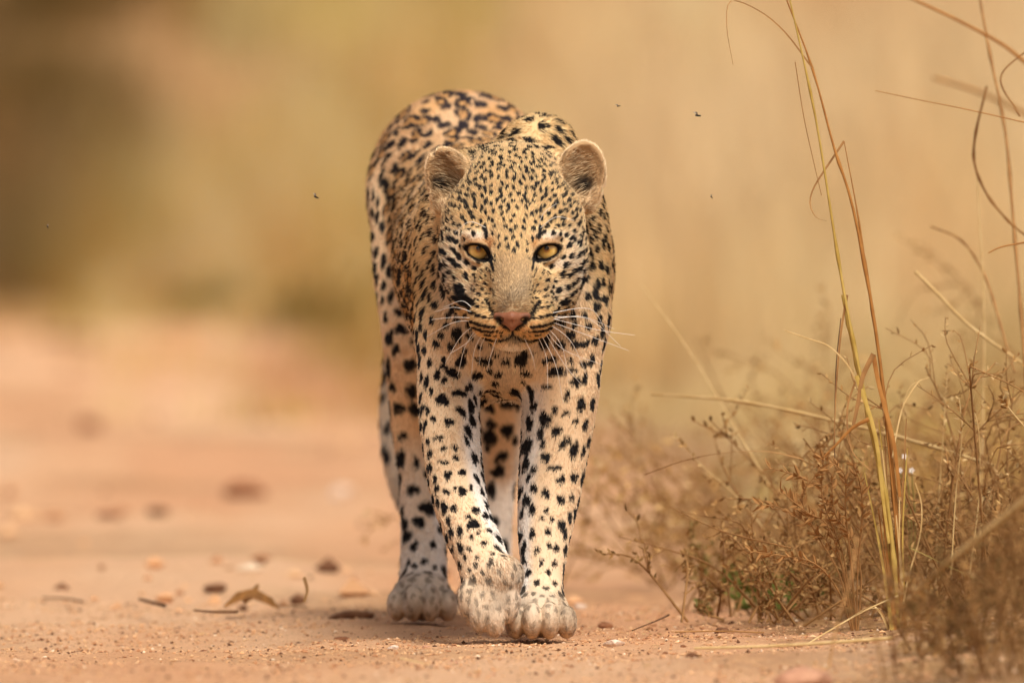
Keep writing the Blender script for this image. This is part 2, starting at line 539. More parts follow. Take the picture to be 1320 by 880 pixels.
gx = axis([(-.30, -.125, .0045), (-.125, .125, .0022), (.125, .22, .0045)])
gy = axis([(-.22, .0, .0024), (.0, .14, .0035), (.14, 1.52, .0075)])
gz = axis([(-.02, .10, .0035), (.10, .355, .0055), (.355, .56, .0022), (.56, .80, .0045)])
F = np.full((len(gx), len(gy), len(gz)), 0.2, dtype=np.float32)
for g, k, op in GROUPS:
    bs = [p.bounds() for p in g]
    lo = np.min([b[0] for b in bs], 0); hi = np.max([b[1] for b in bs], 0)
    m = k * 1.2 + .02
    def _sl(lo, hi):
        return (slice(*np.searchsorted(gx, [lo[0] - m, hi[0] + m])), slice(*np.searchsorted(gy, [lo[1] - m, hi[1] + m])), slice(*np.searchsorted(gz, [lo[2] - m, hi[2] + m])))
    ix, iy, iz = _sl(lo, hi)
    b = np.full((ix.stop - ix.start, iy.stop - iy.start, iz.stop - iz.start), .2, dtype=np.float32)
    for p, (l, h) in zip(g, bs):
        jx, jy, jz = _sl(l, h)
        v = p.d(gx[jx].astype(np.float32)[:, None, None], gy[jy].astype(np.float32)[None, :, None], gz[jz].astype(np.float32)[None, None, :])
        o = (slice(jx.start - ix.start, jx.stop - ix.start), slice(jy.start - iy.start, jy.stop - iy.start), slice(jz.start - iz.start, jz.stop - iz.start))
        b[o] = np.minimum(b[o], v)
    a = F[ix, iy, iz]
    if op == 'add':
        h = np.clip(.5 + .5 * (a - b) / k, 0, 1)
        F[ix, iy, iz] = a + (b - a) * h - k * h * (1 - h)
    else:
        h = np.clip(.5 - .5 * (a + b) / k, 0, 1)
        F[ix, iy, iz] = a + (-b - a) * h + k * h * (1 - h)
F[0], F[-1] = .2, .2; F[:, 0], F[:, -1] = .2, .2; F[:, :, 0], F[:, :, -1] = .2, .2


def surface_net(F, gx, gy, gz):
    S = F < 0
    c = np.zeros(tuple(n - 1 for n in S.shape), dtype=np.uint8)
    for i in (0, 1):
        for j in (0, 1):
            for k in (0, 1):
                c += S[i:S.shape[0] - 1 + i, j:S.shape[1] - 1 + j, k:S.shape[2] - 1 + k]
    act = (c > 0) & (c < 8)
    I, J, K = np.nonzero(act)
    idx = np.full(act.shape, -1, dtype=np.int32)
    idx[I, J, K] = np.arange(len(I))
    acc = np.zeros((len(I), 3)); cnt = np.zeros(len(I))
    corners = [(i, j, k) for i in (0, 1) for j in (0, 1) for k in (0, 1)]
    val = {q: F[I + q[0], J + q[1], K + q[2]].astype(float) for q in corners}
    pos = {q: np.stack([gx[I + q[0]], gy[J + q[1]], gz[K + q[2]]], 1) for q in corners}
    for q in corners:
        for ax in range(3):
            if q[ax] == 0:
                q2 = list(q); q2[ax] = 1; q2 = tuple(q2)
                a, b = val[q], val[q2]
                m = (a < 0) != (b < 0)
                t = np.where(m, a / np.where(m, a - b, 1), 0)
                acc[m] += (pos[q] + (pos[q2] - pos[q]) * t[:, None])[m]
                cnt[m] += 1
    V = acc / cnt[:, None]
    faces = []
    for ax in range(3):
        A = [slice(None)] * 3; B = [slice(None)] * 3
        A[ax] = slice(0, -1); B[ax] = slice(1, None)
        s0, s1 = S[tuple(A)], S[tuple(B)]
        for flip in (False, True):
            m = (s0 & ~s1) if not flip else (~s0 & s1)
            e = np.stack(np.nonzero(m), 1)
            u, v = (ax + 1) % 3, (ax + 2) % 3
            q = []
            for du, dv in ((-1, -1), (0, -1), (0, 0), (-1, 0)):
                f = e.copy(); f[:, u] += du; f[:, v] += dv
                q.append(idx[f[:, 0], f[:, 1], f[:, 2]])
            q = np.stack(q, 1)
            if flip: q = q[:, ::-1]
            faces.append(q)
    return V, np.concatenate(faces)


BV, BF = surface_net(F, gx, gy, gz)
del F


def relax(V, Fq, it, lam=.5):
    n = len(V)
    e = np.concatenate([Fq[:, [0, 1]], Fq[:, [1, 2]], Fq[:, [2, 3]], Fq[:, [3, 0]]])
    deg = np.bincount(e[:, 0], minlength=n) + np.bincount(e[:, 1], minlength=n)
    for _ in range(it):
        acc = np.stack([np.bincount(e[:, 0], V[e[:, 1], i], n) + np.bincount(e[:, 1], V[e[:, 0], i], n) for i in range(3)], 1)
        V = V + lam * (acc / deg[:, None] - V)
    return V


BV = relax(BV, BF, 2, .5)


def normals_of(V, Fq):
    fn = np.cross(V[Fq[:, 2]] - V[Fq[:, 0]], V[Fq[:, 3]] - V[Fq[:, 1]])
    N = np.stack([np.bincount(Fq.ravel(), np.repeat(fn[:, i], 4), len(V)) for i in range(3)], 1)
    return N / (np.linalg.norm(N, axis=1, keepdims=True) + 1e-12)


BN = normals_of(BV, BF)

# ---- fur attributes, blended from the pieces near each surface point
TAGS = sorted({p.tag for p in PR})


def attributes(P, N):
    """flow direction, hair length, spot size, spot spacing and the weight of every tag at points P"""
    n = len(P)
    wsum = np.full(n, 1e-9); flow = np.zeros((n, 3)); hl = np.zeros(n); ss = np.zeros(n); sp = np.zeros(n)
    tw = {t: np.zeros(n) for t in TAGS}
    for p in PR:
        lo, hi = p.bounds()
        m = np.nonzero(np.all((P > lo - .05) & (P < hi + .05), axis=1))[0]
        if not len(m): continue
        q = P[m]
        w = np.exp(-np.abs(p.d(q[:, 0], q[:, 1], q[:, 2])) / .008)
        wsum[m] += w
        flow[m] += w[:, None] * p.flow
        hl[m] += w * p.hl; ss[m] += w * p.ss; sp[m] += w * p.sp
        tw[p.tag][m] += w
    hl /= wsum; ss /= wsum; sp /= wsum
    for t in TAGS: tw[t] /= wsum
    # face fur streams back from the nose
    hw = np.clip(tw['head'] + tw['bridge'] + tw['muzzle'] + tw['chin'] + tw['lid'], 0, 1)
    away = P - hh(0, -150, -72)
    away /= np.linalg.norm(away, axis=1, keepdims=True)
    flow = flow / (np.linalg.norm(flow, axis=1, keepdims=True) + 1e-9)
    flow = flow * (1 - hw[:, None]) + away * hw[:, None] * 1.2
    flow -= N * np.sum(flow * N, axis=1, keepdims=True)
    flow /= np.linalg.norm(flow, axis=1, keepdims=True) + 1e-9
    return flow, hl, ss, sp, tw, hw


BT = np.concatenate([BF[:, [0, 1, 2]], BF[:, [0, 2, 3]]])
_e1, _e2 = BV[BT[:, 1]] - BV[BT[:, 0]], BV[BT[:, 2]] - BV[BT[:, 0]]
BA = .5 * np.linalg.norm(np.cross(_e1, _e2), axis=1)


def sample_surface(n, weight, rng):
    pr = BA * weight
    cs = np.cumsum(pr); cs /= cs[-1]
    t = np.searchsorted(cs, rng.random(n))
    t = np.minimum(t, len(BT) - 1)
    u, v = rng.random(n), rng.random(n)
    f = u + v > 1
    u[f], v[f] = 1 - u[f], 1 - v[f]
    w = 1 - u - v
    T = BT[t]
    P = BV[T[:, 0]] * w[:, None] + BV[T[:, 1]] * u[:, None] + BV[T[:, 2]] * v[:, None]
    N = BN[T[:, 0]] * w[:, None] + BN[T[:, 1]] * u[:, None] + BN[T[:, 2]] * v[:, None]
    return P, N / (np.linalg.norm(N, axis=1, keepdims=True) + 1e-9)


# ---- markings traced on the animal: x, y, width, height, tilt in pixels of a 2.2x enlargement with corner (440, 460) or (440, 90)
LOW = '''145,82,15,22,0 200,95,26,30,0 162,143,30,21,10 175,223,22,19,0 165,287,27,36,-20 203,375,25,23,0 220,465,26,22,15 180,470,15,24,0 212,298,13,24,0
207,533,15,19,0 235,577,14,12,0 207,590,13,12,0 200,630,15,10,-20 245,633,14,10,15 285,655,13,11,20 265,595,11,12,0 190,580,9,13,0 260,530,11,17,-20 172,645,9,14,0
425,187,24,18,0 470,130,32,24,-35 470,207,30,26,-35 455,280,30,19,-15 502,130,15,30,10 492,235,12,22,10 425,375,20,32,10 415,255,13,15,0 437,465,19,20,0 130,195,14,24,0 125,45,12,28,0
335,102,28,15,5 287,120,22,28,-30 368,140,15,28,0 372,180,15,22,-20 305,183,22,14,25 250,272,11,15,0 276,228,22,9,-5 290,297,22,8,10 325,285,15,10,20 322,255,17,9,25 290,257,15,8,0
343,327,15,13,15 302,333,14,19,10 343,380,15,21,-5 298,380,18,9,10 265,345,9,17,5 378,285,13,24,-20 318,427,13,12,0 380,433,15,14,15 360,450,12,10,0 303,462,9,20,0 335,492,13,20,10
368,510,10,9,0 388,497,10,8,0 405,525,14,9,0 408,447,10,15,-10 360,542,10,9,0 315,570,8,16,-5 335,587,9,14,0 350,568,9,10,0 380,588,12,10,10 363,603,9,9,0 297,510,8,18,-5 278,487,9,15,0 272,412,9,20,0
340,631,9,12,0 385,567,9,9,0 313,540,8,12,0 322,370,7,9,0 240,330,8,20,0 245,240,8,16,0 385,345,9,22,-25 355,235,9,20,-25 368,370,8,14,-20 300,610,7,10,0 305,650,9,12,0 420,490,13,8,25 428,556,12,8,20 400,610,10,8,0
525,250,26,30,20 612,207,24,19,0 633,242,28,16,-30 580,283,17,21,15 605,312,26,14,-10 565,215,15,20,20 660,262,19,30,15 571,245,10,20,20 622,347,17,18,15 660,338,15,21,15 545,370,14,21,10 580,385,17,18,0
623,403,19,18,0 541,430,15,21,0 582,435,10,12,0 597,457,11,10,0 568,455,9,9,0 625,475,15,24,0 541,499,13,20,15 586,495,13,14,0 505,505,15,19,0 555,547,13,12,0 610,540,14,14,-30 590,533,9,13,0 518,575,11,15,0
555,638,14,12,0 530,610,13,15,15 605,585,11,15,0 580,655,13,8,10 605,640,10,10,0 587,610,10,13,0 567,580,10,15,10 687,265,10,22,10 692,190,11,24,10 545,318,12,18,15 653,397,9,18,5 648,450,9,22,10 635,500,9,22,10 512,440,8,22,10 507,380,10,24,10 530,340,9,18,10
500,700,8,12,0 545,670,9,8,0 585,690,8,10,0
410,8,28,13,5 385,52,24,15,10 445,45,17,12,-5 467,10,15,12,10 522,45,22,10,10 610,40,38,17,-15 665,70,24,18,-30 580,85,24,10,-5 320,50,26,12,10 340,10,17,15,0 590,6,26,13,-15 515,70,10,8,0 435,75,16,10,0 395,100,12,9,0
545,140,15,20,10 640,108,10,24,10 637,160,18,12,-15 605,150,14,12,-20 690,60,12,28,15 712,130,10,24,5 665,180,16,12,-30 292,65,12,14,0 255,95,8,20,0 245,150,8,18,0 260,175,14,12,0 290,10,10,16,0 220,150,8,14,0'''
UPP = '''630,658,20,15,-20 720,665,13,22,0 695,635,12,18,0 690,690,12,14,0 680,600,13,16,0 655,690,14,16,0 745,645,8,22,0 700,550,12,19,10 730,548,12,22,5 672,497,10,14,0 700,478,10,16,0 724,445,10,18,0 742,470,8,18,0
735,595,10,22,5 748,560,8,24,0 718,505,10,16,10 718,600,12,18,0 730,700,10,20,0 700,720,16,12,-20 720,760,12,20,15 692,770,18,14,-25 665,772,22,16,-25 620,772,24,18,-20 650,745,20,16,0 660,715,12,14,0 625,712,14,12,0 600,690,10,12,0
590,820,28,14,-15 650,822,14,10,0 710,820,14,22,20 735,640,9,12,0 725,400,9,16,0 738,410,8,16,0 708,420,9,14,0 690,830,18,14,-20 655,850,20,12,-25
365,662,36,22,30 340,632,22,36,-25 350,655,34,24,30 270,660,13,17,0 270,772,14,20,0 285,745,15,13,0 310,777,17,15,0 340,825,22,26,15 405,822,34,16,10 440,800,14,10,0 365,745,17,12,15 470,822,15,12,0 292,620,10,28,-10 300,718,14,12,0 330,700,14,10,0
250,830,9,22,0 235,790,10,20,0 305,690,12,10,0 260,705,10,18,0 240,745,9,18,0 350,790,12,14,10 290,840,14,12,0 268,560,9,22,0 290,560,9,20,0 270,605,9,18,0 300,590,8,16,0 258,640,8,18,0 268,520,9,18,0 290,520,9,14,0 270,480,10,18,0 290,470,8,14,0 395,775,12,10,0 420,850,14,10,0 310,855,22,14,10 520,855,20,10,10 545,800,10,8,0
130,325,18,42,-8 150,385,28,30,10 118,300,14,30,8 150,360,10,20,0 155,280,14,24,0 118,440,14,28,5 145,440,14,20,0 135,570,16,26,10 165,585,16,34,5 120,610,12,20,0 140,640,12,28,5 165,685,20,18,0 170,735,26,20,5 165,640,10,16,0 120,540,14,28,8 150,500,12,26,0 98,515,12,22,0 88,470,10,24,0 88,400,8,22,0 105,370,10,24,8 92,350,8,22,0
140,755,14,28,5 195,835,30,26,0 155,790,14,24,0 130,760,9,28,0 200,770,14,12,30 125,700,10,22,0 100,590,8,20,0 115,650,8,18,0 185,530,10,22,0 175,490,10,20,0 190,620,10,18,0 145,480,10,18,8 175,440,9,16,0'''
TR = []
for txt, cx, cy in ((LOW, 440, 460), (UPP, 440, 90)):
    for w in txt.split():
        x, y, a, b, t = map(float, w.split(','))
        TR.append((cx + x / 2.2, cy + y / 2.2, a / 4.4, b / 4.4, t))
bvh = BVHTree.FromPolygons(BV.tolist(), BF.tolist())
CAM = Vector((0, -DIST, EYE))
traced = []
for px, py, a, b, t in TR:
    d = Vector(W(px, py, 0)) - CAM; d.normalize()
    hit, nor, _, _ = bvh.ray_cast(CAM, d)
    if hit is None: continue
    k = (DIST + hit.y) / (DIST * 1000)
    traced.append((hit.x, hit.y, hit.z, a * k * 1.5, b * k * 1.5, R(t)))
TRC = np.array(traced)

# ---- scattered spots: best-candidate spacing over the whole coat, kept clear of the traced ones
_rng = np.random.default_rng(21)
_w = np.ones(len(BT))
_tc = BV[BT].mean(1)
_w[(_tc[:, 1] < .12) & (_tc[:, 2] > .36)] = 12.0
cP, cN = sample_surface(60000, _w, _rng)
cflow, chl, css, csp, ctw, chw = attributes(cP, cN)


def head_uv(P):
    return (P[:, 0] - H0[0]) * 1000, (P[:, 2] - H0[2]) * 1000


_u, _v = head_uv(cP)
_au = np.abs(_u)
infront = (cP[:, 1] < .02)
bare = infront & (chw > .4) & (((_au < 22 - .06 * np.abs(_v + 40)) & (_v < -4) & (_v > -85)) | ((_au < 56) & (_v < -70) & (_v > -135)) |
                               (((_au - 44) / 21) ** 2 + ((_v - 1) / 17) ** 2 < 1) | ((_au > 22) & (_au < 40) & (_v < 2) & (_v > -26)))
bare |= (ctw['ear'] > .35)

csp = np.where((chw > .5) & (_au > 48) & (_v < 15), csp * 1.28, csp)
css = np.where((chw > .5) & (_au > 48) & (_v < 15), css * 1.25, css)
csp = np.where((chw > .5) & (_v < -8) & (_au < 45), csp * .85, csp)
css = np.where((chw > .5) & (_v < -8) & (_au < 45), css * .72, css)
cell = {}


def near(store, p, r, size):
    i0 = np.floor((p - r) / size).astype(int); i1 = np.floor((p + r) / size).astype(int)
    for i in range(i0[0], i1[0] + 1):
        for j in range(i0[1], i1[1] + 1):
            for k in range(i0[2], i1[2] + 1):
                for q, qr in store.get((i, j, k), ()):
                    if (q[0] - p[0]) ** 2 + (q[1] - p[1]) ** 2 + (q[2] - p[2]) ** 2 < (.5 * (r + qr)) ** 2: return True
    return False


for t in TRC:
    p = t[:3]
    cell.setdefault(tuple(np.floor(p / .02).astype(int)), []).append((p, 1.5 * max(t[3], t[4]) + .005))
keep = []
for i in range(len(cP)):
    if bare[i]: continue
    r = csp[i] * _rng.uniform(.86, 1.1)
    p = cP[i]
    if near(cell, p, r, .02): continue
    cell.setdefault(tuple(np.floor(p / .02).astype(int)), []).append((p, r))
    keep.append(i)
keep = np.array(keep)
kind = np.zeros(len(keep), int)
ros = ctw['torso'][keep] > .5
kind[ros & (_rng.random(len(keep)) < .45)] = 1
elong = np.where((chw[keep] > .5) | (ctw['paw'][keep] > .4), _rng.uniform(1.25, 1.9, len(keep)), _rng.uniform(1.0, 1.55, len(keep)))
size = css[keep] * _rng.uniform(.82, 1.12, len(keep)) / np.sqrt(elong)
size = np.where(kind == 1, size * 1.3, size)
T1 = cflow[keep] + _rng.normal(0, .25, (len(keep), 3))
T1 -= cN[keep] * np.sum(T1 * cN[keep], 1, keepdims=True); T1 /= np.linalg.norm(T1, axis=1, keepdims=True)
T2 = np.cross(cN[keep], T1)
SC, SN = cP[keep], cN[keep]
SA, SB = size * elong, size
SPH = _rng.uniform(0, 6.28, (len(keep), 3))


def spots_at(P, N):
    """darkness of the spots, and the warm fill inside rosettes, at points P"""
    n = len(P)
    dark = np.zeros(n); fill = np.zeros(n)
    cs = .02
    key = np.floor(P / cs).astype(np.int64) + 4000
    kk = (key[:, 0] * 100000 + key[:, 1]) * 100000 + key[:, 2]
    order = np.argsort(kk, kind='stable'); ks = kk[order]

    def gather(c, r):
        lo = np.floor((c - r) / cs).astype(np.int64) + 4000; hi = np.floor((c + r) / cs).astype(np.int64) + 4000
        out = []
        for i in range(lo[0], hi[0] + 1):
            for j in range(lo[1], hi[1] + 1):
                b = (i * 100000 + j) * 100000
                s0, s1 = np.searchsorted(ks, [b + lo[2], b + hi[2] + 1])
                if s1 > s0: out.append(order[s0:s1])
        return np.concatenate(out) if out else np.zeros(0, int)

    for i in range(len(SC)):
        rr = max(SA[i], SB[i]) * 1.5
        m = gather(SC[i], rr)
        if not len(m): continue
        d = P[m] - SC[i]
        u, v, w = d @ T1[i] / SA[i], d @ T2[i] / SB[i], d @ SN[i] / (SA[i] * 1.6)
        r = np.sqrt(u * u + v * v + w * w); th = np.arctan2(v, u)
        ph = SPH[i]
        wob = .14 * np.sin(2 * th + ph[0]) + .12 * np.sin(3 * th + ph[1]) + .07 * np.sin(5 * th + ph[2])
        if kind[i] == 1:
            g = np.sin(2.0 * th + ph[2]) * .5 + np.sin(3 * th + ph[0]) * .5
            val = sstep(.34, .24, np.abs(r - .78 + wob * .6)) * sstep(-.75, -.45, g)
            fill[m] = np.maximum(fill[m], sstep(1.0, .7, r))
        else:
            val = sstep(1.12, .86, r + wob)
        dark[m] = np.maximum(dark[m], val)
    for j, t in enumerate(TRC):
        rr = max(t[3], t[4]) * 1.5
        m = gather(t[:3], max(rr, .03))
        if not len(m): continue
        d = P[m] - t[:3]
        c, s = math.cos(t[5]), math.sin(t[5])
        u = (d[:, 0] * c - d[:, 2] * s) / t[3]; v = (d[:, 0] * s + d[:, 2] * c) / t[4]
        r = np.sqrt(u * u + v * v + (d[:, 1] / .024) ** 2); th = np.arctan2(v, u)
        wob = .12 * np.sin(2 * th + j) + .12 * np.sin(3 * th + j * 2.3) + .06 * np.sin(6 * th + j * 1.7)
        dark[m] = np.maximum(dark[m], sstep(1.14, .9, r + wob) * (N[m, 1] < .45))
    return dark, fill


# ---- lines of the face in head millimetres: mirrored (|x|, z) polylines with a half width
FACE = [([(36, 29), (34.5, 22), (33.5, 15)], 2.4), ([(28, -12), (25.5, -20), (24, -27)], 1.8),
        ([(0, -97), (0, -108)], 1.7), ([(0, -108), (9, -113.5), (22, -116), (36, -113)], 1.6),
        ([(29, -71), (25, -80), (15, -91.5), (4, -100)], 3.0), ([(33, -65), (28, -73)], 2.0),
        ([(23, -98), (38, -96), (53, -91)], 2.3), ([(12, -104), (15, -104)], 1.2), ([(18, -103.5), (21, -103.5)], 1.3),
        ([(25, -104), (38, -103), (50, -99)], 1.8), ([(13, -108.5), (15, -109)], 1.0), ([(20, -109), (23, -109.5)], 1.0), ([(27, -109), (34, -108)], 1.2),
        ([(18, -86), (20, -86.5)], 1.4), ([(25, -86.5), (28, -86.5)], 1.8), ([(33, -85.5), (37, -85)], 2.0), ([(41, -83.5), (46, -82.5)], 2.3), ([(50, -80), (54, -79)], 2.3),
        ([(34, -74), (36, -73)], 1.4), ([(42, -73), (45, -72)], 1.6)]
EYE_OUT = [(61, 4), (54, 7), (44, 6.8), (35, 1.5), (30, -5), (27, -14), (35, -13.5), (46, -11), (55, -5.5)]


def seg_dist(u, v, pts):
    d = np.full(len(u), 1e9)
    for (x0, y0), (x1, y1) in zip(pts[:-1], pts[1:]):
        dx, dy = x1 - x0, y1 - y0
        t = np.clip(((u - x0) * dx + (v - y0) * dy) / (dx * dx + dy * dy + 1e-9), 0, 1)
        d = np.minimum(d, np.hypot(u - x0 - t * dx, v - y0 - t * dy))
    return d


C_TAWNY, C_BACK, C_ROS = lin(216, 184, 132), lin(214, 180, 130), lin(192, 144, 86)
C_LEG, C_CREAM, C_WHITE = lin(226, 197, 158), lin(234, 220, 200), lin(232, 224, 212)
C_BLACK, C_BRIDGE = lin(20, 16, 15), lin(192, 164, 122)


def coat(P, N, att):
    flow, hl, ss, sp, tw, hw = att
    n = len(P)
    nz = sn(P, 40, 5); n2 = sn(P, 110, 6)
    c = np.tile(C_TAWNY, (n, 1))
    c = mixc(c, C_BACK, tw['torso'])
    c = mixc(c, lin(204, 156, 102), tw['torso'] * sstep(.55, .68, P[:, 2]) * .7)
    legs = tw['leg_planted'] + tw['leg_lifted'] + tw['leg_hind'] + tw['leg_back'] + tw['paw'] + tw['paw_hind']
    c = mixc(c, C_LEG, np.clip(legs, 0, 1))
    # pale under-parts
    x, y, z = P.T
    under = sstep(-.15, -.75, N[:, 2]) * np.clip(tw['torso'] + tw['belly'], 0, 1)
    inner = tw['leg_planted'] * sstep(-.25, -.75, N[:, 0] + .12 * nz) + tw['leg_lifted'] * sstep(.22, .72, N[:, 0] + .12 * nz)
    inner = inner + tw['leg_hind'] * np.maximum(sstep(.1, .7, N[:, 0]) * sstep(.5, .3, z), sstep(.24, .10, z + .03 * nz) * .8)
    inner = inner + tw['leg_back'] * np.maximum(sstep(.25, .8, np.abs(N[:, 0])), sstep(.26, .12, z)) * .8
    inner = inner + tw['chest'] * .3 + tw['belly'] * .5 + .6 * tw['paw_hind'] + tw['paw'] * (.38 + .25 * nz)
    inner = inner + (tw['leg_planted'] + tw['leg_lifted']) * sstep(.30, .05, z) * .12 + tw['tail'] * .6
    c = mixc(c, C_WHITE, np.clip(np.maximum(under, inner), 0, 1))
    c = mixc(c, C_CREAM, np.clip(tw['chest'] * .45 + tw['neck'] * .1, 0, .6))
    c = mixc(c, C_CREAM, np.clip(.06 + .2 * nz, 0, .3) * tw['torso'])
    u, v = head_uv(P); au = np.abs(u - 1)
    front = hw * sstep(.06, .02, y)
    g = lambda cx, cz, rx, rz: np.exp(-(((au - cx) / rx) ** 2 + ((v - cz) / rz) ** 2))
    c = mixc(c, C_CREAM, front * np.clip(.8 * g(48, 18, 17, 6) + .6 * g(58, -18, 16, 7) + .5 * g(78, -5, 14, 35) + .5 * g(60, -55, 16, 18) + .5 * g(31, -4, 5, 14), 0, 1))
    c = mixc(c, C_WHITE, front * np.clip(.3 * g(48, 20, 13, 4) + 1.0 * g(0, -126, 27, 7) + .45 * g(84, -35, 7, 20) + .3 * g(56, -15, 8, 3), 0, 1))
    c = mixc(c, lin(176, 134, 92), front * np.clip(.8 * g(46, 11, 17, 3.6), 0, 1))
    c = mixc(c, lin(212, 152, 84), front * np.clip(.65 * g(29, 8, 6, 9), 0, 1))
    c = mixc(c, lin(228, 186, 130), front * np.clip(g(24, -100, 24, 14), 0, 1) * .9)
    br = front * sstep(33, 15, au + .05 * np.abs(v + 40) + 2 * n2) * sstep(4, -22, v + 4 * nz) * sstep(-84, -78, v)
    grey = np.clip(.5 + .8 * n2, 0, 1)[:, None]
    c = c * (1 - br[:, None]) + (C_BRIDGE * (1 - .4 * grey * sstep(-20, -60, v)[:, None]) + .03 * grey) * br[:, None]
    dark, fill = spots_at(P, N)
    face_bare = front * np.maximum(sstep(.5, .9, br), sstep(1.15, .95, np.sqrt(((au - 44) / 21) ** 2 + ((v - 0) / 15) ** 2)))
    dark *= 1 - face_bare
    c = mixc(c, C_ROS, fill * .85)
    black = np.tile(C_BLACK, (n, 1))
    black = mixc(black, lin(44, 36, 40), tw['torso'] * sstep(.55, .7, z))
    pw = np.clip(tw['paw'] + tw['paw_hind'], 0, 1)
    dark = dark * (1 - .12 * pw)
    c = c * (1 - dark[:, None]) + black * dark[:, None]
    # drawn face
    line = np.zeros(n)
    for pts, w in FACE:
        line = np.maximum(line, sstep(w * 1.35, w * .7, seg_dist(au, v, pts) + .5 * n2))
    line = np.maximum(line, sstep(4.3, 2.8, seg_dist(au, v, EYE_OUT + EYE_OUT[:1]) + sstep(0, 9, v) * 1.4 + .4 * n2))
    line = np.maximum(line, 1.0 * g(0, -114, 14, 5) * np.clip(.7 + .6 * n2, 0, 1))
    line = np.maximum(line, sstep(1.05, .85, np.hypot((au - 44) / 16, (v + 1) / 10)))
    line = np.clip(line * front, 0, 1)
    c = mixc(c, C_BLACK, line)
    # ears
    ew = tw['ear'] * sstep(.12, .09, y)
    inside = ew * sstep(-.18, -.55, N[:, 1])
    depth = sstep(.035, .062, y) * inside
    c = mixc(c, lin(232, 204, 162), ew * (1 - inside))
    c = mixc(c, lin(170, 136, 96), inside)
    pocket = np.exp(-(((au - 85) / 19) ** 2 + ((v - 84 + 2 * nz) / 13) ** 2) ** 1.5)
    c = mixc(c, lin(30, 23, 19), np.clip(1.25 * pocket * np.maximum(inside, .6 * ew), 0, 1))  # dark hair of the ear hollow, deepened with shade painted into the coat
    c = mixc(c, lin(188, 168, 142), pw * .55)
    c = mixc(c, lin(104, 90, 76), pw * np.clip(.25 + .9 * n2 + .4 * sn(P, 260, 9), 0, 1) * .38)
    dirt = pw * sstep(.04, .0, z) * .5
    c = mixc(c, lin(196, 160, 122), dirt)
    return np.clip(c, .004, .9), line, br, inside

# ---- materials of the animal
def fur_mat():
    m = bpy.data.materials.new('fur'); m.use_nodes = True
    nt = m.node_tree; nt.nodes.clear()
    out = nt.nodes.new('ShaderNodeOutputMaterial')
    at = nt.nodes.new('ShaderNodeAttribute'); at.attribute_name = 'coat'
    d = nt.nodes.new('ShaderNodeBsdfDiffuse')
    t = nt.nodes.new('ShaderNodeBsdfTranslucent')
    h = nt.nodes.new('ShaderNodeBsdfHair'); h.component = 'Reflection'
    h.inputs['RoughnessU'].default_value = .35; h.inputs['RoughnessV'].default_value = .6
    nt.links.new(at.outputs['Color'], d.inputs['Color']); nt.links.new(at.outputs['Color'], t.inputs['Color'])
    mx = nt.nodes.new('ShaderNodeMixShader'); mx.inputs[0].default_value = .25
    nt.links.new(d.outputs[0], mx.inputs[1]); nt.links.new(t.outputs[0], mx.inputs[2])
    sc = nt.nodes.new('ShaderNodeMix'); sc.data_type = 'RGBA'; sc.inputs[0].default_value = .5
    sc.inputs[7].default_value = (.5, .5, .5, 1)
    nt.links.new(at.outputs['Color'], sc.inputs[6]); nt.links.new(sc.outputs[2], h.inputs['Color'])
    m2 = nt.nodes.new('ShaderNodeMixShader'); m2.inputs[0].default_value = .08
    nt.links.new(mx.outputs[0], m2.inputs[1]); nt.links.new(h.outputs[0], m2.inputs[2])
    nt.links.new(m2.outputs[0], out.inputs['Surface'])
    return m


def skin_mat():
    m, nt, b = new_mat('skin', .85)
    at = nt.nodes.new('ShaderNodeAttribute'); at.attribute_name = 'coat'
    nt.links.new(at.outputs['Color'], b.inputs['Base Color'])
    b.inputs['Specular IOR Level'].default_value = .1
    return m


FUR, SKIN = fur_mat(), skin_mat()
leopard = empty('leopard', (0, 0, 0))
tag(leopard, 'spotted leopard walking straight towards the camera along the sandy track', 'leopard')
body = fast_mesh('body', BV, BF, SKIN, leopard)
_att = attributes(BV, BN)
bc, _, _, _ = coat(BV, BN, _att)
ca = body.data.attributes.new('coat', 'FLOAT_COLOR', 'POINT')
ca.data.foreach_set('color', np.concatenate([bc, np.ones((len(bc), 1))], 1).astype(np.float32).ravel())


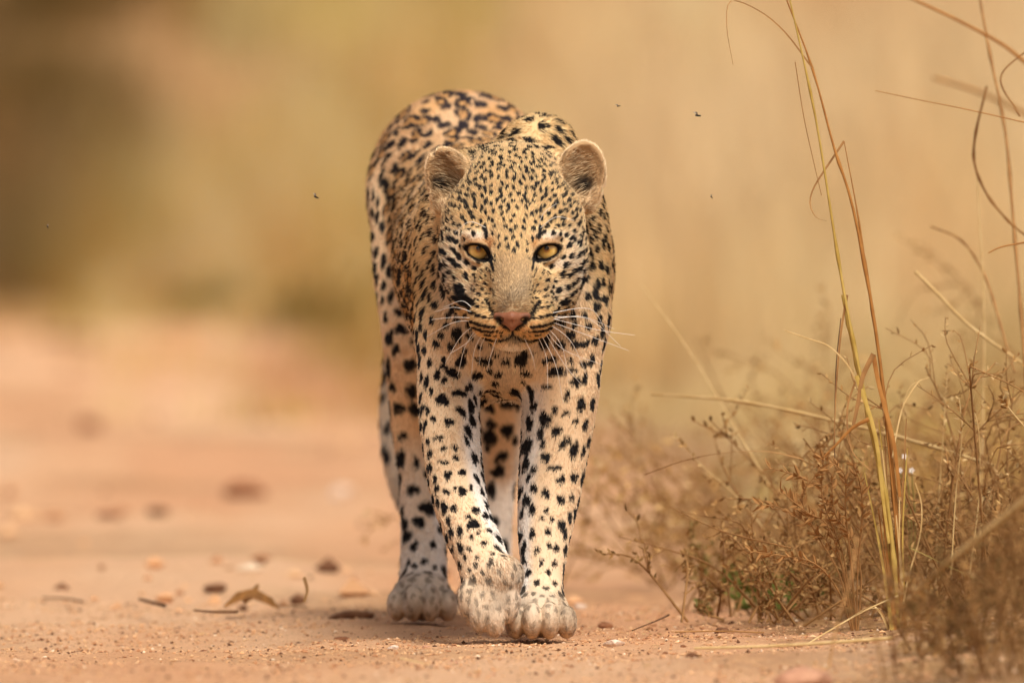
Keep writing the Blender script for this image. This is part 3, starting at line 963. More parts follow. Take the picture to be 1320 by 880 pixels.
def make_fur(n, weight, seed):
    rng = np.random.default_rng(seed)
    P, N = sample_surface(n, weight, rng)
    att = attributes(P, N)
    flow, hl, ss, sp, tw, hw = att
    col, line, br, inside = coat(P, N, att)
    u, v = head_uv(P); au = np.abs(u)
    front = hw * (P[:, 1] < .03)
    bald = (front > .4) & (((((au - 43) / 17) ** 2 + ((v + 1) / 13) ** 2) < 1) | ((au < 25) & (v < -79) & (v > -99) & (au < 26 + (v + 79) * 1.15)))
    bald |= (P[:, 2] < .004)
    # length
    dist_nose = np.linalg.norm(P - hh(0, -150, -80), axis=1)
    L = hl * (1 - hw) + hw * np.clip(.0046 + .03 * (dist_nose - .03), .0046, hl * 1.05)
    ein = np.clip(inside * 1.3, 0, 1)
    eye_d = np.hypot(au - 44, v)
    L = np.where((front > .4) & (eye_d < 28), np.minimum(L, .0032 + .00008 * np.maximum(eye_d - 14, 0)), L)
    L = np.where(tw['lid'] > .4, np.minimum(L, .003), L)
    L = L * (1 - ein) + ein * rng.uniform(.006, .020, len(P)) * sstep(.055, .025, np.abs(P[:, 2] - .585)) * (.25 + .75 * sstep(.116, .084, np.abs(P[:, 0])))
    L = L * rng.uniform(.7, 1.2, len(P)) * (1 + .15 * sn(P, 60, 11))
    # lie of the fur
    t = flow + np.stack([sn(P, 70, 31), sn(P, 70, 32), sn(P, 70, 33)], 1) * .18 + rng.normal(0, .10, P.shape)
    ec = np.array([[1.0, 0, 0]]) * np.sign(P[:, :1])
    eflow = -ec * np.sign(np.abs(P[:, :1]) - .088) * 0 + ec * 1.0 + np.array([[0, -.3, .35]]) + .35 * np.stack([sn(P, 90, 51), sn(P, 90, 52), sn(P, 90, 53)], 1) + rng.normal(0, .12, P.shape)
    t = t * (1 - ein[:, None]) + eflow * ein[:, None]
    t -= N * np.sum(t * N, 1, keepdims=True); t /= np.linalg.norm(t, axis=1, keepdims=True) + 1e-9
    lift = np.clip(.27 + .08 * sn(P, 50, 41) + rng.normal(0, .08, len(P)), .12, .7)
    lift = np.where(hw > .5, lift * 1.15, lift)
    lift = lift * (1 - ein) + ein * .42
    d0 = t * (1 - lift[:, None]) + N * lift[:, None] * 1.15; d0 /= np.linalg.norm(d0, axis=1, keepdims=True)
    d1 = t + N * lift[:, None] * .25; d1 /= np.linalg.norm(d1, axis=1, keepdims=True)
    p0 = P - N * np.where(hw > .5, .0002, .0009)[:, None]
    p1 = p0 + d0 * (L * .34)[:, None]
    dm = d0 * .5 + d1 * .5
    p2 = p1 + dm * (L * .34)[:, None]
    p3 = p2 + d1 * (L * .34)[:, None]
    okm = ~bald & ~((ein > .3) & (rng.random(len(P)) < .62))
    # tone of single hairs; pale hairs inside the ears
    tone = np.exp(rng.normal(0, np.where(hw > .5, .20, .14), len(P)))[:, None]
    c = np.clip(col * tone, .003, .92)
    pale = (ein > .5) & (rng.random(len(P)) < np.where(col.sum(1) < .4, .10, .48))
    c[pale] = lin(230, 202, 158) * rng.uniform(.6, 1.0, (pale.sum(), 1))
    pts = np.stack([p0, p1, p2, p3], 1)[okm]
    rad = np.where(hw > .5, .00036, np.where(tw['torso'] > .5, .0006, .00048))
    rad = rad * (1 - .25 * ein)
    rad = rad[okm][:, None] * np.array([1.0, .95, .7, .15])[None]
    return pts.astype(np.float32), rad.astype(np.float32), c[okm].astype(np.float32)


_w = np.ones(len(BT))
_tc, _tn = BV[BT].mean(1), BN[BT[:, 0]]
_w *= np.where(_tn[:, 1] > .35, .25, 1.0)
_w *= np.where(_tc[:, 1] > .35, .75, 1.0)
_head = (_tc[:, 1] < .13) & (_tc[:, 2] > .37)
_w = np.where(_head, 2.6, _w)
_w = np.where(_tc[:, 2] < .14, _w * 1.3, _w)
pts, rad, hc = make_fur(FUR_N, _w, 77)
hcv = bpy.data.hair_curves.new('fur')
hcv.add_curves([4] * len(pts))
hcv.attributes['position'].data.foreach_set('vector', pts.ravel())
ra = hcv.attributes.get('radius') or hcv.attributes.new('radius', 'FLOAT', 'POINT')
ra.data.foreach_set('value', rad.ravel())
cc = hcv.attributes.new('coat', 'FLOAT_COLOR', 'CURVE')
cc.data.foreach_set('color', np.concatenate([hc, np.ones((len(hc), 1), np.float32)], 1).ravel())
hcv.materials.append(FUR)
fur = bpy.data.objects.new('fur', hcv)
link(fur, leopard)


# ---- eyes
def gloss(name, col, rough=.08, coat=1.0):
    m, nt, b = new_mat(name, rough)
    b.inputs['Base Color'].default_value = (*col, 1)
    b.inputs['Coat Weight'].default_value = coat
    b.inputs['Coat Roughness'].default_value = .03
    b.inputs['Specular IOR Level'].default_value = .5
    return m


def cap(name, r, a0, a1, mat, parent, loc, seg=40, rings=8):
    V, Fc = [], []
    for i in range(rings + 1):
        a = a0 + (a1 - a0) * i / rings
        for j in range(seg):
            t = 2 * math.pi * j / seg
            V.append((r * math.sin(a) * math.cos(t), -r * math.cos(a), r * math.sin(a) * math.sin(t)))
    for i in range(rings):
        for j in range(seg):
            Fc.append((i * seg + j, i * seg + (j + 1) % seg, (i + 1) * seg + (j + 1) % seg, (i + 1) * seg + j))
    return mesh_obj(name, V, Fc, mat, parent, True, loc)


def iris_mat():
    m, nt, b = new_mat('iris_amber', .3)
    tc = nt.nodes.new('ShaderNodeTexCoord')
    sep = nt.nodes.new('ShaderNodeSeparateXYZ'); nt.links.new(tc.outputs['Object'], sep.inputs[0])
    def math_(op, a, b_=None):
        n = nt.nodes.new('ShaderNodeMath'); n.operation = op
        for i, v in enumerate((a, b_)):
            if v is None: continue
            if isinstance(v, (int, float)): n.inputs[i].default_value = v
            else: nt.links.new(v, n.inputs[i])
        return n.outputs[0]
    rr = math_('SQRT', math_('ADD', math_('MULTIPLY', sep.outputs[0], sep.outputs[0]), math_('MULTIPLY', sep.outputs[2], sep.outputs[2])))
    ang = math_('ARCTAN2', sep.outputs[2], sep.outputs[0])
    fib = math_('MULTIPLY', math_('SINE', math_('MULTIPLY', ang, 46.0)), .03)
    f = math_('ADD', math_('MULTIPLY', rr, 1 / .0135), fib)
    cr = nt.nodes.new('ShaderNodeValToRGB'); el = cr.color_ramp.elements
    el[0].position = .2; el[0].color = (*lin(150, 96, 36), 1)
    el[1].position = 1.0; el[1].color = (*lin(70, 44, 18), 1)
    for ps, cl in ((.36, lin(206, 162, 78)), (.72, lin(226, 190, 112)), (.88, lin(160, 124, 60))):
        e = el.new(ps); e.color = (*cl, 1)
    nt.links.new(f, cr.inputs[0]); nt.links.new(cr.outputs[0], b.inputs['Base Color'])
    b.inputs['Coat Weight'].default_value = 1.0; b.inputs['Coat Roughness'].default_value = .02
    return m


M_BALL = gloss('eye_dark', lin(30, 22, 18)); M_IRIS = iris_mat(); M_PUPIL = gloss('pupil_black', (.004, .004, .004))
for s in (-1, 1):
    loc = hh(43.5 * s + (.5 if s < 0 else 1.0), -52, 0)
    e = cap('eye', .018, 0, math.pi * .98, M_BALL, leopard, loc, 40, 20)
    ir = cap('iris', .0183, .0, math.asin(.0138 / .0183), M_IRIS, e, (0, 0, 0))
    cap('pupil', .0186, 0, math.asin(.0030 / .0186), M_PUPIL, e, (0, 0, .0022), 24, 3)

# ---- nose leather, meshed the same way at a finer step
def small_field(pieces, lo, hi, st):
    x, y, z = (np.arange(lo[i], hi[i], st) for i in range(3))
    Fl = np.full((len(x), len(y), len(z)), .1)
    for kind_, a, b, r1, r2, k, op in pieces:
        a = hh(*a); p = Prim(kind_, a, hh(*b) if kind_ == 'cap' else None, r1 if kind_ == 'cap' else 0, r2 if kind_ == 'cap' else 0, k, op, None, 0, 0, 0, '', None, r1 if kind_ == 'ell' else None)
        v = p.d(x[:, None, None], y[None, :, None], z[None, None, :])
        if op == 'add':
            h = np.clip(.5 + .5 * (Fl - v) / k, 0, 1); Fl = Fl + (v - Fl) * h - k * h * (1 - h)
        else:
            h = np.clip(.5 - .5 * (Fl + v) / k, 0, 1); Fl = Fl + (-v - Fl) * h + k * h * (1 - h)
    return surface_net(Fl, x, y, z)


npieces = [('cap', (-19, -150, -84.5), (0, -157, -86), .0050, .0070, .004, 'add'), ('cap', (19, -150, -84.5), (0, -157, -86), .0050, .0070, .004, 'add'),
           ('cap', (-10, -152, -89), (0, -155, -95), .0060, .0050, .004, 'add'), ('cap', (10, -152, -89), (0, -155, -95), .0060, .0050, .004, 'add'),
           ('cap', (0, -154, -92), (0, -152, -101), .0055, .0025, .004, 'add'),
           ('ell', (-15.5, -157, -89.5), None, (.0048, .008, .0032), 0, .002, 'sub'), ('ell', (15.5, -157, -89.5), None, (.0048, .008, .0032), 0, .002, 'sub'),
           ('cap', (0, -163, -90), (0, -160, -101), .0012, .0012, .001, 'sub')]
NV, NF = small_field(npieces, hh(-30, -172, -112), hh(30, -138, -72), .0009)
NV = relax(NV, NF, 2)
M_NOSE, _nt, _nb = new_mat('nose_leather', .45)
_nb.inputs['Base Color'].default_value = (*lin(134, 86, 60), 1)
_tc2 = _nt.nodes.new('ShaderNodeTexCoord'); _vo = _nt.nodes.new('ShaderNodeTexVoronoi'); _vo.inputs['Scale'].default_value = 700
_bp = _nt.nodes.new('ShaderNodeBump'); _bp.inputs['Strength'].default_value = .5; _bp.inputs['Distance'].default_value = .0006
_nt.links.new(_tc2.outputs['Object'], _vo.inputs['Vector']); _nt.links.new(_vo.outputs['Distance'], _bp.inputs['Height']); _nt.links.new(_bp.outputs[0], _nb.inputs['Normal'])
_dm = _nt.nodes.new('ShaderNodeVectorMath'); _dm.operation = 'ABSOLUTE'; _nt.links.new(_tc2.outputs['Object'], _dm.inputs[0])
_dd = _nt.nodes.new('ShaderNodeVectorMath'); _dd.operation = 'DISTANCE'; _dd.inputs[1].default_value = tuple(np.abs(hh(17.5, -155, -90)))
_nt.links.new(_dm.outputs[0], _dd.inputs[0])
_nr = _nt.nodes.new('ShaderNodeValToRGB'); _nr.color_ramp.elements[0].position = .0052; _nr.color_ramp.elements[1].position = .0085
_nr.color_ramp.elements[0].color = (.008, .006, .006, 1); _nr.color_ramp.elements[1].color = (*lin(134, 86, 60), 1)
_nt.links.new(_dd.outputs['Value'], _nr.inputs[0]); _nt.links.new(_nr.outputs[0], _nb.inputs['Base Color'])
nose = fast_mesh('nose', NV, NF, M_NOSE, leopard)


# ---- whiskers
def tube(pts, radii, seg=5):
    pts = np.array(pts, float)
    V, Fc = [], []
    tan = np.gradient(pts, axis=0); tan /= np.linalg.norm(tan, axis=1, keepdims=True) + 1e-12
    ref = np.array([0.13, 0.9, 0.41])
    for i, (p, t) in enumerate(zip(pts, tan)):
        a = np.cross(t, ref); a /= np.linalg.norm(a) + 1e-12; b = np.cross(t, a)
        for j in range(seg):
            th = 2 * math.pi * j / seg
            V.append(p + (a * math.cos(th) + b * math.sin(th)) * radii[i])
    n = len(pts)
    for i in range(n - 1):
        for j in range(seg):
            Fc.append((i * seg + j, i * seg + (j + 1) % seg, (i + 1) * seg + (j + 1) % seg, (i + 1) * seg + j))
    return V, Fc


def bez(pts, n=12):
    return cr_nodes(np.array(pts, float), max(2, n // max(1, len(pts) - 1)))


M_WHISK, _wt, _wb = new_mat('whisker_white', .35)
_wb.inputs['Base Color'].default_value = (*lin(240, 236, 226), 1)
WH = [  # photograph pixels: root, middle, tip and the depth of each
    [(706, 404, -.125), (760, 398, -.08), (782, 428, -.05)], [(708, 412, -.125), (750, 408, -.09), (792, 424, -.05)], [(709, 414, -.12), (752, 430, -.08), (811, 452, -.05)],
    [(706, 416, -.125), (736, 440, -.09), (757, 486, -.06)], [(702, 418, -.125), (724, 446, -.10), (733, 490, -.08)], [(700, 420, -.12), (726, 450, -.09), (776, 470, -.05)],
    [(698, 421, -.12), (728, 470, -.08), (750, 496, -.05)], [(694, 424, -.12), (716, 470, -.10), (726, 520, -.08)], [(710, 410, -.12), (770, 425, -.07), (818, 432, -.04)], [(712, 408, -.12), (760, 412, -.08), (800, 446, -.05)],
    [(690, 426, -.12), (704, 460, -.10), (706, 500, -.09)],
    [(614, 404, -.125), (586, 396, -.09), (560, 402, -.06)], [(613, 410, -.125), (584, 409, -.09), (556, 412, -.06)], [(612, 413, -.12), (584, 416, -.09), (550, 434, -.05)], [(616, 416, -.12), (594, 434, -.09), (574, 468, -.07)],
    [(618, 418, -.12), (600, 446, -.10), (590, 484, -.08)], [(622, 420, -.12), (604, 440, -.10), (580, 456, -.08)], [(626, 424, -.12), (612, 450, -.11), (608, 482, -.10)], [(630, 426, -.12), (620, 446, -.11), (618, 470, -.10)],
    [(614, 402, -.12), (596, 388, -.10), (572, 396, -.08)],
    [(640, 436, -.13), (632, 460, -.12), (628, 478, -.11)], [(676, 436, -.13), (686, 458, -.12), (690, 476, -.11)],
    [(632, 296, -.07), (606, 286, -.08), (586, 300, -.07)], [(694, 296, -.07), (716, 280, -.08), (740, 284, -.07)], [(692, 300, -.07), (700, 276, -.085), (718, 262, -.08)],
]
for w in WH:
    q = bez([W(*p) for p in w], 14)
    r = np.linspace(.00048, .00018, len(q))
    V, Fc = tube(q, r, 4)
    mesh_obj('whisker', V, Fc, M_WHISK, leopard)
# ---- loose grit: many tiny angular grains, joined
def grit(n, xr, yr, smin, smax, seed, name, mat, dens=None):
    r = np.random.default_rng(seed)
    x, y = r.uniform(*xr, n), r.uniform(*yr, n)
    if dens is not None:
        k = r.random(n) < dens(x, y); x, y = x[k], y[k]; n = len(x)
    s = smin * (smax / smin) ** (r.random(n) ** 2.2)
    base = np.array([(1, 0, 0), (-.5, .87, 0), (-.5, -.87, 0), (0, 0, .8), (0, 0, -.8)])
    V = np.repeat(base[None], n, 0) * (1 + r.normal(0, .28, (n, 5, 3)))
    a = r.uniform(0, 6.28, n); c, sn_ = np.cos(a), np.sin(a)
    V = np.stack([V[..., 0] * c[:, None] - V[..., 1] * sn_[:, None], V[..., 0] * sn_[:, None] + V[..., 1] * c[:, None], V[..., 2] * r.uniform(.6, 1, n)[:, None]], 2) * s[:, None, None]
    V += np.stack([x, y, gheight(x, y) + s * .25], 1)[:, None]
    f = np.array([(0, 1, 3), (1, 2, 3), (2, 0, 3), (1, 0, 4), (2, 1, 4), (0, 2, 4)])
    Fc = (f[None] + (np.arange(n) * 5)[:, None, None]).reshape(-1, 3)
    o = fast_mesh(name, V.reshape(-1, 3), Fc, mat, None, False)
    at = o.data.attributes.new('tint', 'FLOAT_COLOR', 'POINT')
    pal = np.array([lin(214, 172, 128), lin(202, 154, 110), lin(176, 126, 88), lin(236, 210, 176), lin(104, 70, 48)])
    ci = pal[r.choice(5, n, p=[.33, .31, .19, .04, .13])] * r.uniform(.8, 1.1, (n, 1))
    cc_ = np.repeat(np.concatenate([ci, np.ones((n, 1))], 1)[:, None], 5, 1)
    at.data.foreach_set('color', cc_.astype(np.float32).ravel())
    return tag(o, kind='stuff')


def tint_mat(name, rough=.9, transl=0.0, noise_amt=0.0):
    m, nt, b = new_mat(name, rough)
    b.inputs['Specular IOR Level'].default_value = .12
    at = nt.nodes.new('ShaderNodeAttribute'); at.attribute_name = 'tint'
    nt.links.new(at.outputs['Color'], b.inputs['Base Color'])
    if transl:
        t = nt.nodes.new('ShaderNodeBsdfTranslucent'); nt.links.new(at.outputs['Color'], t.inputs['Color'])
        mx = nt.nodes.new('ShaderNodeMixShader'); mx.inputs[0].default_value = transl
        nt.links.new(b.outputs[0], mx.inputs[1]); nt.links.new(t.outputs[0], mx.inputs[2])
        nt.links.new(mx.outputs[0], nt.nodes['Material Output'].inputs['Surface'])
    return m


M_GRIT = tint_mat('grit')
grit(80000, (-.80, .95), (-1.75, 1.8), .0008, .0038, 3, 'grit', M_GRIT,
     lambda x, y: .25 + .75 * sstep(.35, .65, vnoise2(x, y, 3.1, 33)))

grit(5200, (-3.2, 1.0), (1.6, 40), .007, .030, 4, 'loose_clods', M_GRIT,
     lambda x, y: (x < edge_x(y) + .4) * (.15 + .85 * sstep(.45, .7, vnoise2(x, y * .5, 1.1, 35))) * (.35 + .65 * (y < 12)))


# ---- stones and clods
def stone_mesh(seed, flat=.6, rough=.22, sub=2):
    r = np.random.default_rng(seed)
    import bmesh
    bm = bmesh.new(); bmesh.ops.create_icosphere(bm, subdivisions=sub, radius=1.0)
    V = np.array([v.co[:] for v in bm.verts]); Fc = [[v.index for v in f.verts] for f in bm.faces]; bm.free()
    d = 1 + rough * sn(V, 2.2, seed) + rough * .5 * sn(V, 5, seed + 50)
    V = V * d[:, None]
    for _ in range(5):                                     # flat broken faces
        n = r.normal(size=3); n /= np.linalg.norm(n); lim = r.uniform(.6, .85)
        over = np.maximum(V @ n - lim, 0); V -= over[:, None] * n * .9
    V[:, 2] *= flat
    return V, Fc


def stone(name, px, py, wpx, hpx, mat, label, cat, group=None, seed=1, depthk=.8, sub=2, sink=.3):
    g_ = G(px, py + hpx * .3)
    k = (DIST + g_[1]) / (DIST * 1000)
    V, Fc = stone_mesh(seed, 1.0, sub=sub)
    w, h = wpx * k / 2, hpx * k / 2
    V = V / np.abs(V).max(0) * np.array([w, w * depthk, h])
    z = float(gheight(np.array([g_[0]]), np.array([g_[1]]))[0])
    o = mesh_obj(name, V, Fc, mat, None, False, (g_[0], g_[1], z + h * (1 - sink) - .001))
    return tag(o, label, cat, group)


M_CLOD = noise_mat('clod_brown', lin(104, 68, 46), lin(150, 104, 72), 60, .95, .8, bscale=300)
M_CLODR = noise_mat('clod_red', lin(150, 96, 66), lin(186, 128, 88), 60, .95, .8, bscale=300)
M_PALE = noise_mat('pebble_pale', lin(206, 176, 150), lin(232, 212, 190), 60, .85, .4, bscale=200)
M_ROCK = noise_mat('rock_pink', lin(180, 126, 96), lin(214, 164, 130), 25, .9, .6, bscale=160)
M_STRAW = noise_mat('straw_pale', lin(196, 160, 100), lin(226, 198, 142), 40, .7, translucent=.15)
M_STRAWD = noise_mat('straw_brown', lin(136, 98, 58), lin(182, 136, 82), 40, .8, translucent=.1)
M_TWIG = noise_mat('twig_dark', lin(92, 66, 46), lin(132, 98, 66), 60, .9)
ST = [
    ('clod', 452, 785, 62, 16, M_CLOD, 'flat dark brown clod of earth just left of the hind paw', 'clod'),
    ('stone', 440, 806, 24, 13, M_CLODR, 'small angular reddish stone below the flat dark clod', 'stone'),
    ('stone', 383, 764, 22, 18, M_CLOD, 'blurred dark stone beside the upright pale straw', 'stone'),
    ('clod', 276, 752, 34, 16, M_CLOD, 'blurred brown clod above the curled dry leaf', 'clod'),
    ('clod', 205, 677, 34, 15, M_CLOD, 'blurred dark clod in the middle of the open track', 'clod'),
    ('clod', 142, 677, 38, 13, M_CLODR, 'blurred reddish clod beside the dark clod on the open track', 'clod'),
    ('clod', 118, 582, 36, 22, M_CLODR, 'soft blurred reddish clod far up the track', 'clod'),
    ('clod', 68, 478, 48, 22, M_CLOD, 'large far dark clod, left one of the pair near the grass', 'clod'),
    ('clod', 112, 480, 38, 20, M_CLOD, 'large far dark clod, right one of the pair near the grass', 'clod'),
    ('stone', 318, 643, 60, 26, M_CLODR, 'blurred reddish lump left of the hind leg', 'stone'),
    ('stone', 440, 648, 36, 20, M_PALE, 'blurred pale stone left of the hind leg', 'stone'),
    ('stone', 262, 818, 18, 9, M_CLODR, 'small reddish stone in the grit at lower left', 'stone'),
    ('stone', 105, 866, 15, 8, M_CLOD, 'small dark pebble near the bottom left corner', 'pebble'),
    ('stone', 160, 820, 12, 8, M_CLODR, 'small round reddish pebble in the grit at far left', 'pebble'),
    ('pebble', 507, 824, 16, 10, M_PALE, 'small pale pebble in front of the hind paw', 'pebble'),
    ('pebble', 549, 824, 13, 8, M_ROCK, 'small orange pebble below the raised paw', 'pebble'),
    ('pebble', 792, 822, 30, 16, M_PALE, 'pale whitish pebble right of the planted fore paw', 'pebble'),
    ('clod', 780, 797, 22, 12, M_CLODR, 'small brown clod behind the whitish pebble', 'clod'),
    ('clod', 892, 846, 20, 11, M_CLOD, 'dark crumbly clod left of the fallen straw', 'clod'),
    ('pebble', 748, 772, 16, 10, M_PALE, 'blurred white pebble right of the planted paw and ankle', 'pebble'),
    ('rock', 1034, 866, 84, 40, M_ROCK, 'large pink blurred rock at the bottom edge below the grass', 'rock'),
    ('clod', 930, 812, 20, 10, M_CLOD, 'small dark clod under the dry shrub', 'clod'),
]
for i, (nm, px, py, w, h, m, lb, ct) in enumerate(ST):
    stone(nm, px, py, w, h, m, lb, ct, seed=100 + i)
_r = np.random.default_rng(99)
for i in range(46):                                        # nameless pebbles scattered over the track
    px, py = _r.uniform(10, 940), _r.uniform(800, 876)
    if 480 < px < 760 and py < 835: continue
    s_ = _r.uniform(4.5, 9)
    stone('pebble', px, py, s_, s_ * .7, [M_CLODR, M_ROCK, M_PALE, M_CLOD][_r.choice(4, p=[.4, .3, .15, .15])],
          'tiny loose pebble lying in the sand of the track', 'pebble', 'tiny pebbles on the track', 300 + i, sub=1)


# ================================================================== DRY PLANTS
def ribbon(pts, widths, side=None, fold=.25, twist=0.0):
    """a thin folded blade along pts: three points across"""
    pts = np.array(pts, float)
    tan = np.gradient(pts, axis=0); tan /= np.linalg.norm(tan, axis=1, keepdims=True) + 1e-12
    s0 = np.array(side if side is not None else (1.0, .25, 0.0))
    V, Fc = [], []
    for i, (p, t) in enumerate(zip(pts, tan)):
        a = s0 - t * (s0 @ t); a /= np.linalg.norm(a) + 1e-9
        n = np.cross(t, a)
        if twist:
            th = twist * i / len(pts); a, n = a * math.cos(th) + n * math.sin(th), n * math.cos(th) - a * math.sin(th)
        w = widths[i] / 2
        V += [p - a * w, p + n * w * fold * 2, p + a * w]
    for i in range(len(pts) - 1):
        b = i * 3
        Fc += [(b, b + 1, b + 4, b + 3), (b + 1, b + 2, b + 5, b + 4)]
    return V, Fc


def join(parts):
    V, Fc, o = [], [], 0
    for v, f in parts:
        V += list(v); Fc += [tuple(i + o for i in q) for q in f]; o += len(v)
    return V, Fc


def path_px(nodes, y0, y1=None, n=14):
    """curve through photograph pixels, depth sliding from y0 to y1"""
    y1 = y0 if y1 is None else y1
    m = len(nodes) - 1
    return bez([W(px, py, y0 + (y1 - y0) * i / m) for i, (px, py) in enumerate(nodes)], n)


def stalk(name, nodes, y0, y1, w0, w1, mat, parent, blade=False, n=18):
    q = path_px(nodes, y0, y1, n)
    r = np.linspace(w0, w1, len(q)) / 1000.0 * .72
    if not blade and len(nodes) >= 5:                      # swollen joints of a grass stem
        q2 = np.linspace(0, 1, len(q)); r = r * (1 + .55 * np.isin(np.arange(len(q)), np.linspace(4, len(q) - 5, 5).astype(int)))
    V, Fc = ribbon(q, r) if blade else tube(q, r / 2, 6)
    return mesh_obj(name, V, Fc, mat, parent)


M_YEL = noise_mat('stalk_yellow', lin(176, 142, 62), lin(216, 186, 104), 30, .6, translucent=.2)
M_ORA = noise_mat('stalk_orange', lin(150, 98, 46), lin(192, 136, 70), 30, .6, translucent=.15)
M_OLV = noise_mat('stalk_olive', lin(124, 112, 54), lin(168, 148, 84), 30, .7, translucent=.2)
M_LEAF = noise_mat('leaf_drybrown', lin(136, 96, 54), lin(192, 144, 86), 50, .8, translucent=.25)

# ---- the tall clump in focus
_cb = W(1157, 818, .02)
clump = empty('grass_clump', (0, 0, 0))
tag(clump, 'tall clump of yellow and orange dry grass stalks leaning left, in sharp focus', 'grass')
stalk('stalk', [(1160, 822), (1150, 700), (1138, 620), (1100, 440), (1080, 330), (1051, 150), (1016, -10)], .02, .0, 9, 3, M_YEL, clump, n=30)
stalk('stalk', [(1164, 822), (1158, 700), (1150, 600), (1128, 420), (1100, 270), (1075, 190), (1047, 88), (1010, -10)], .02, .03, 9, 2.5, M_ORA, clump, n=30)
stalk('stalk', [(1156, 822), (1143, 660), (1120, 540), (1098, 440), (1086, 380)], .03, .02, 10, 5, M_YEL, clump, n=24)
stalk('stalk', [(1168, 822), (1160, 730), (1152, 640), (1138, 500), (1124, 400), (1108, 290), (1088, 182)], .02, .04, 8, 1.6, M_ORA, clump, n=28)
stalk('blade', [(1088, 182), (1068, 212), (1050, 240), (1044, 262), (1052, 280), (1066, 285)], .04, .02, 4.5, 1.2, M_STRAWD, clump, True)
stalk('blade', [(1047, 88), (1012, 42), (978, 14), (942, 2), (937, 36), (945, 84)], .02, -.02, 3.2, 1.0, M_STRAWD, clump, True, 24)
stalk('blade', [(1025, 80), (1036, 150), (1048, 205), (1059, 252)], .03, .03, 1.6, 1.2, M_ORA, clump)
stalk('blade', [(1092, 380), (1084, 430), (1078, 500), (1075, 572)], .01, .02, 5, 1.5, M_STRAWD, clump, True)
stalk('blade', [(1012, 426), (1040, 436), (1068, 446), (1092, 470), (1106, 496)], -.02, .01, 2.0, 4.0, M_STRAW, clump, True)
stalk('blade', [(1126, 456), (1112, 486), (1106, 520), (1100, 548)], .0, .0, 10, 6, M_STRAWD, clump, True)
stalk('blade', [(1120, 540), (1098, 552), (1076, 575), (1058, 592)], .0, -.01, 8, 2.5, M_ORA, clump, True)
stalk('blade', [(1104, 486), (1092, 530), (1098, 580), (1122, 606)], .01, .0, 4, 2, M_STRAWD, clump, True)
stalk('blade', [(1126, 458), (1134, 500), (1152, 570), (1160, 640)], .01, .01, 9, 6, M_ORA, clump, True)
stalk('blade', [(1104, 484), (1128, 560), (1138, 640), (1146, 700)], .0, .01, 8, 5, M_YEL, clump, True)
stalk('blade', [(1150, 590), (1162, 530), (1178, 500), (1188, 488)], .02, .04, 3, 1.2, M_STRAW, clump, True)
stalk('blade', [(1160, 800), (1172, 740), (1186, 690), (1188, 650), (1180, 622)], .02, .0, 4, 2, M_STRAW, clump, True)
for i in range(12):
    t = _r.uniform(-1, 1)
    x0 = 1158 + 9 * t; top = _r.uniform(520, 690)
    stalk('blade', [(x0, 824), (x0 - 2 + 6 * t, 770), (1150 + 22 * t, (top + 790) / 2), (1143 + 34 * t + _r.uniform(-8, 8), top)], .02 + .02 * t, .02 - .03 * t, _r.uniform(5, 10), 2.0,
          [M_YEL, M_STRAW, M_ORA, M_STRAWD][i % 4], clump, True, 12)
for i in range(10):
    a = _r.uniform(-1, 1)
    stalk('blade', [(1158 + 8 * a, 822), (1158 + 30 * a, 790 - 10 * _r.random()), (1158 + 60 * a, 780 + 14 * _r.random())], .02, -.02 + .05 * _r.random(), 4, 1, [M_STRAW, M_STRAWD][i % 2], clump, True, 8)


def lone(name, label, nodes, y0, y1, w0, w1, mat, blade=False, n=18, cat='grass stalk'):
    o = stalk(name, nodes, y0, y1, w0, w1, mat, None, blade, n)
    return tag(o, label, cat)


# ---- single stalks and straws
lone('straw', 'pale straw lying on the sand across the foot of the grass clump', [(895, 835), (1000, 832), (1080, 827), (1150, 822)], -.62, -.66, 5, 7, M_STRAW, cat='straw')
lone('straw', 'short pale straw lying on the sand below the raised paw', [(516, 848), (540, 853), (568, 860)], -.74, -.84, 6, 3, M_STRAW, True, cat='straw')
lone('twig', 'dark twig lying slanted on the sand right of the planted paw', [(815, 812), (845, 800), (862, 792)], .12, .30, 2.5, 4, M_TWIG, cat='twig')
lone('straw', 'thin brown straw lying flat below the dry shrub', [(870, 814), (930, 813), (985, 815)], .04, .02, 3, 3, M_STRAWD, cat='straw')
lone('grass_stalk', 'faint blurred stalk slanting from mid air down to the dry shrub', [(826, 366), (880, 440), (930, 520), (992, 626)], 1.4, 1.0, 2.5, 3.5, M_STRAW)
lone('grass_stalk', 'long pale blurred stalk bending right across the grass clump', [(840, 508), (960, 518), (1100, 548), (1200, 575), (1280, 600)], 1.0, .5, 5, 7, M_STRAW)
lone('grass_stalk', 'thick blurred straw in the foreground at the right edge', [(1340, 630), (1270, 686), (1210, 735), (1180, 765)], -1.7, -1.5, 11, 9, M_STRAW)
lone('grass_stalk', 'thick blurred stalk slanting across the top right corner', [(1170, -4), (1230, 24), (1290, 56), (1330, 88)], -1.0, -1.0, 5, 7, M_ORA)
lone('grass_stalk', 'wide dark blurred stalk near the right edge below the corner stalk', [(1202, 100), (1260, 118), (1330, 150)], -2.0, -2.0, 6, 8, M_STRAWD)
lone('grass_stalk', 'blurred brown stalk falling down the right edge from the top', [(1262, -8), (1276, 70), (1296, 170), (1306, 280), (1316, 400), (1324, 520)], .9, .6, 5, 6, M_STRAWD, n=24)
lone('grass_stalk', 'blurred brown blade curving like a hook near the right edge', [(1272, 112), (1258, 170), (1256, 210), (1272, 250), (1300, 285), (1330, 310)], -.8, -.7, 4, 4, M_STRAWD, n=24)
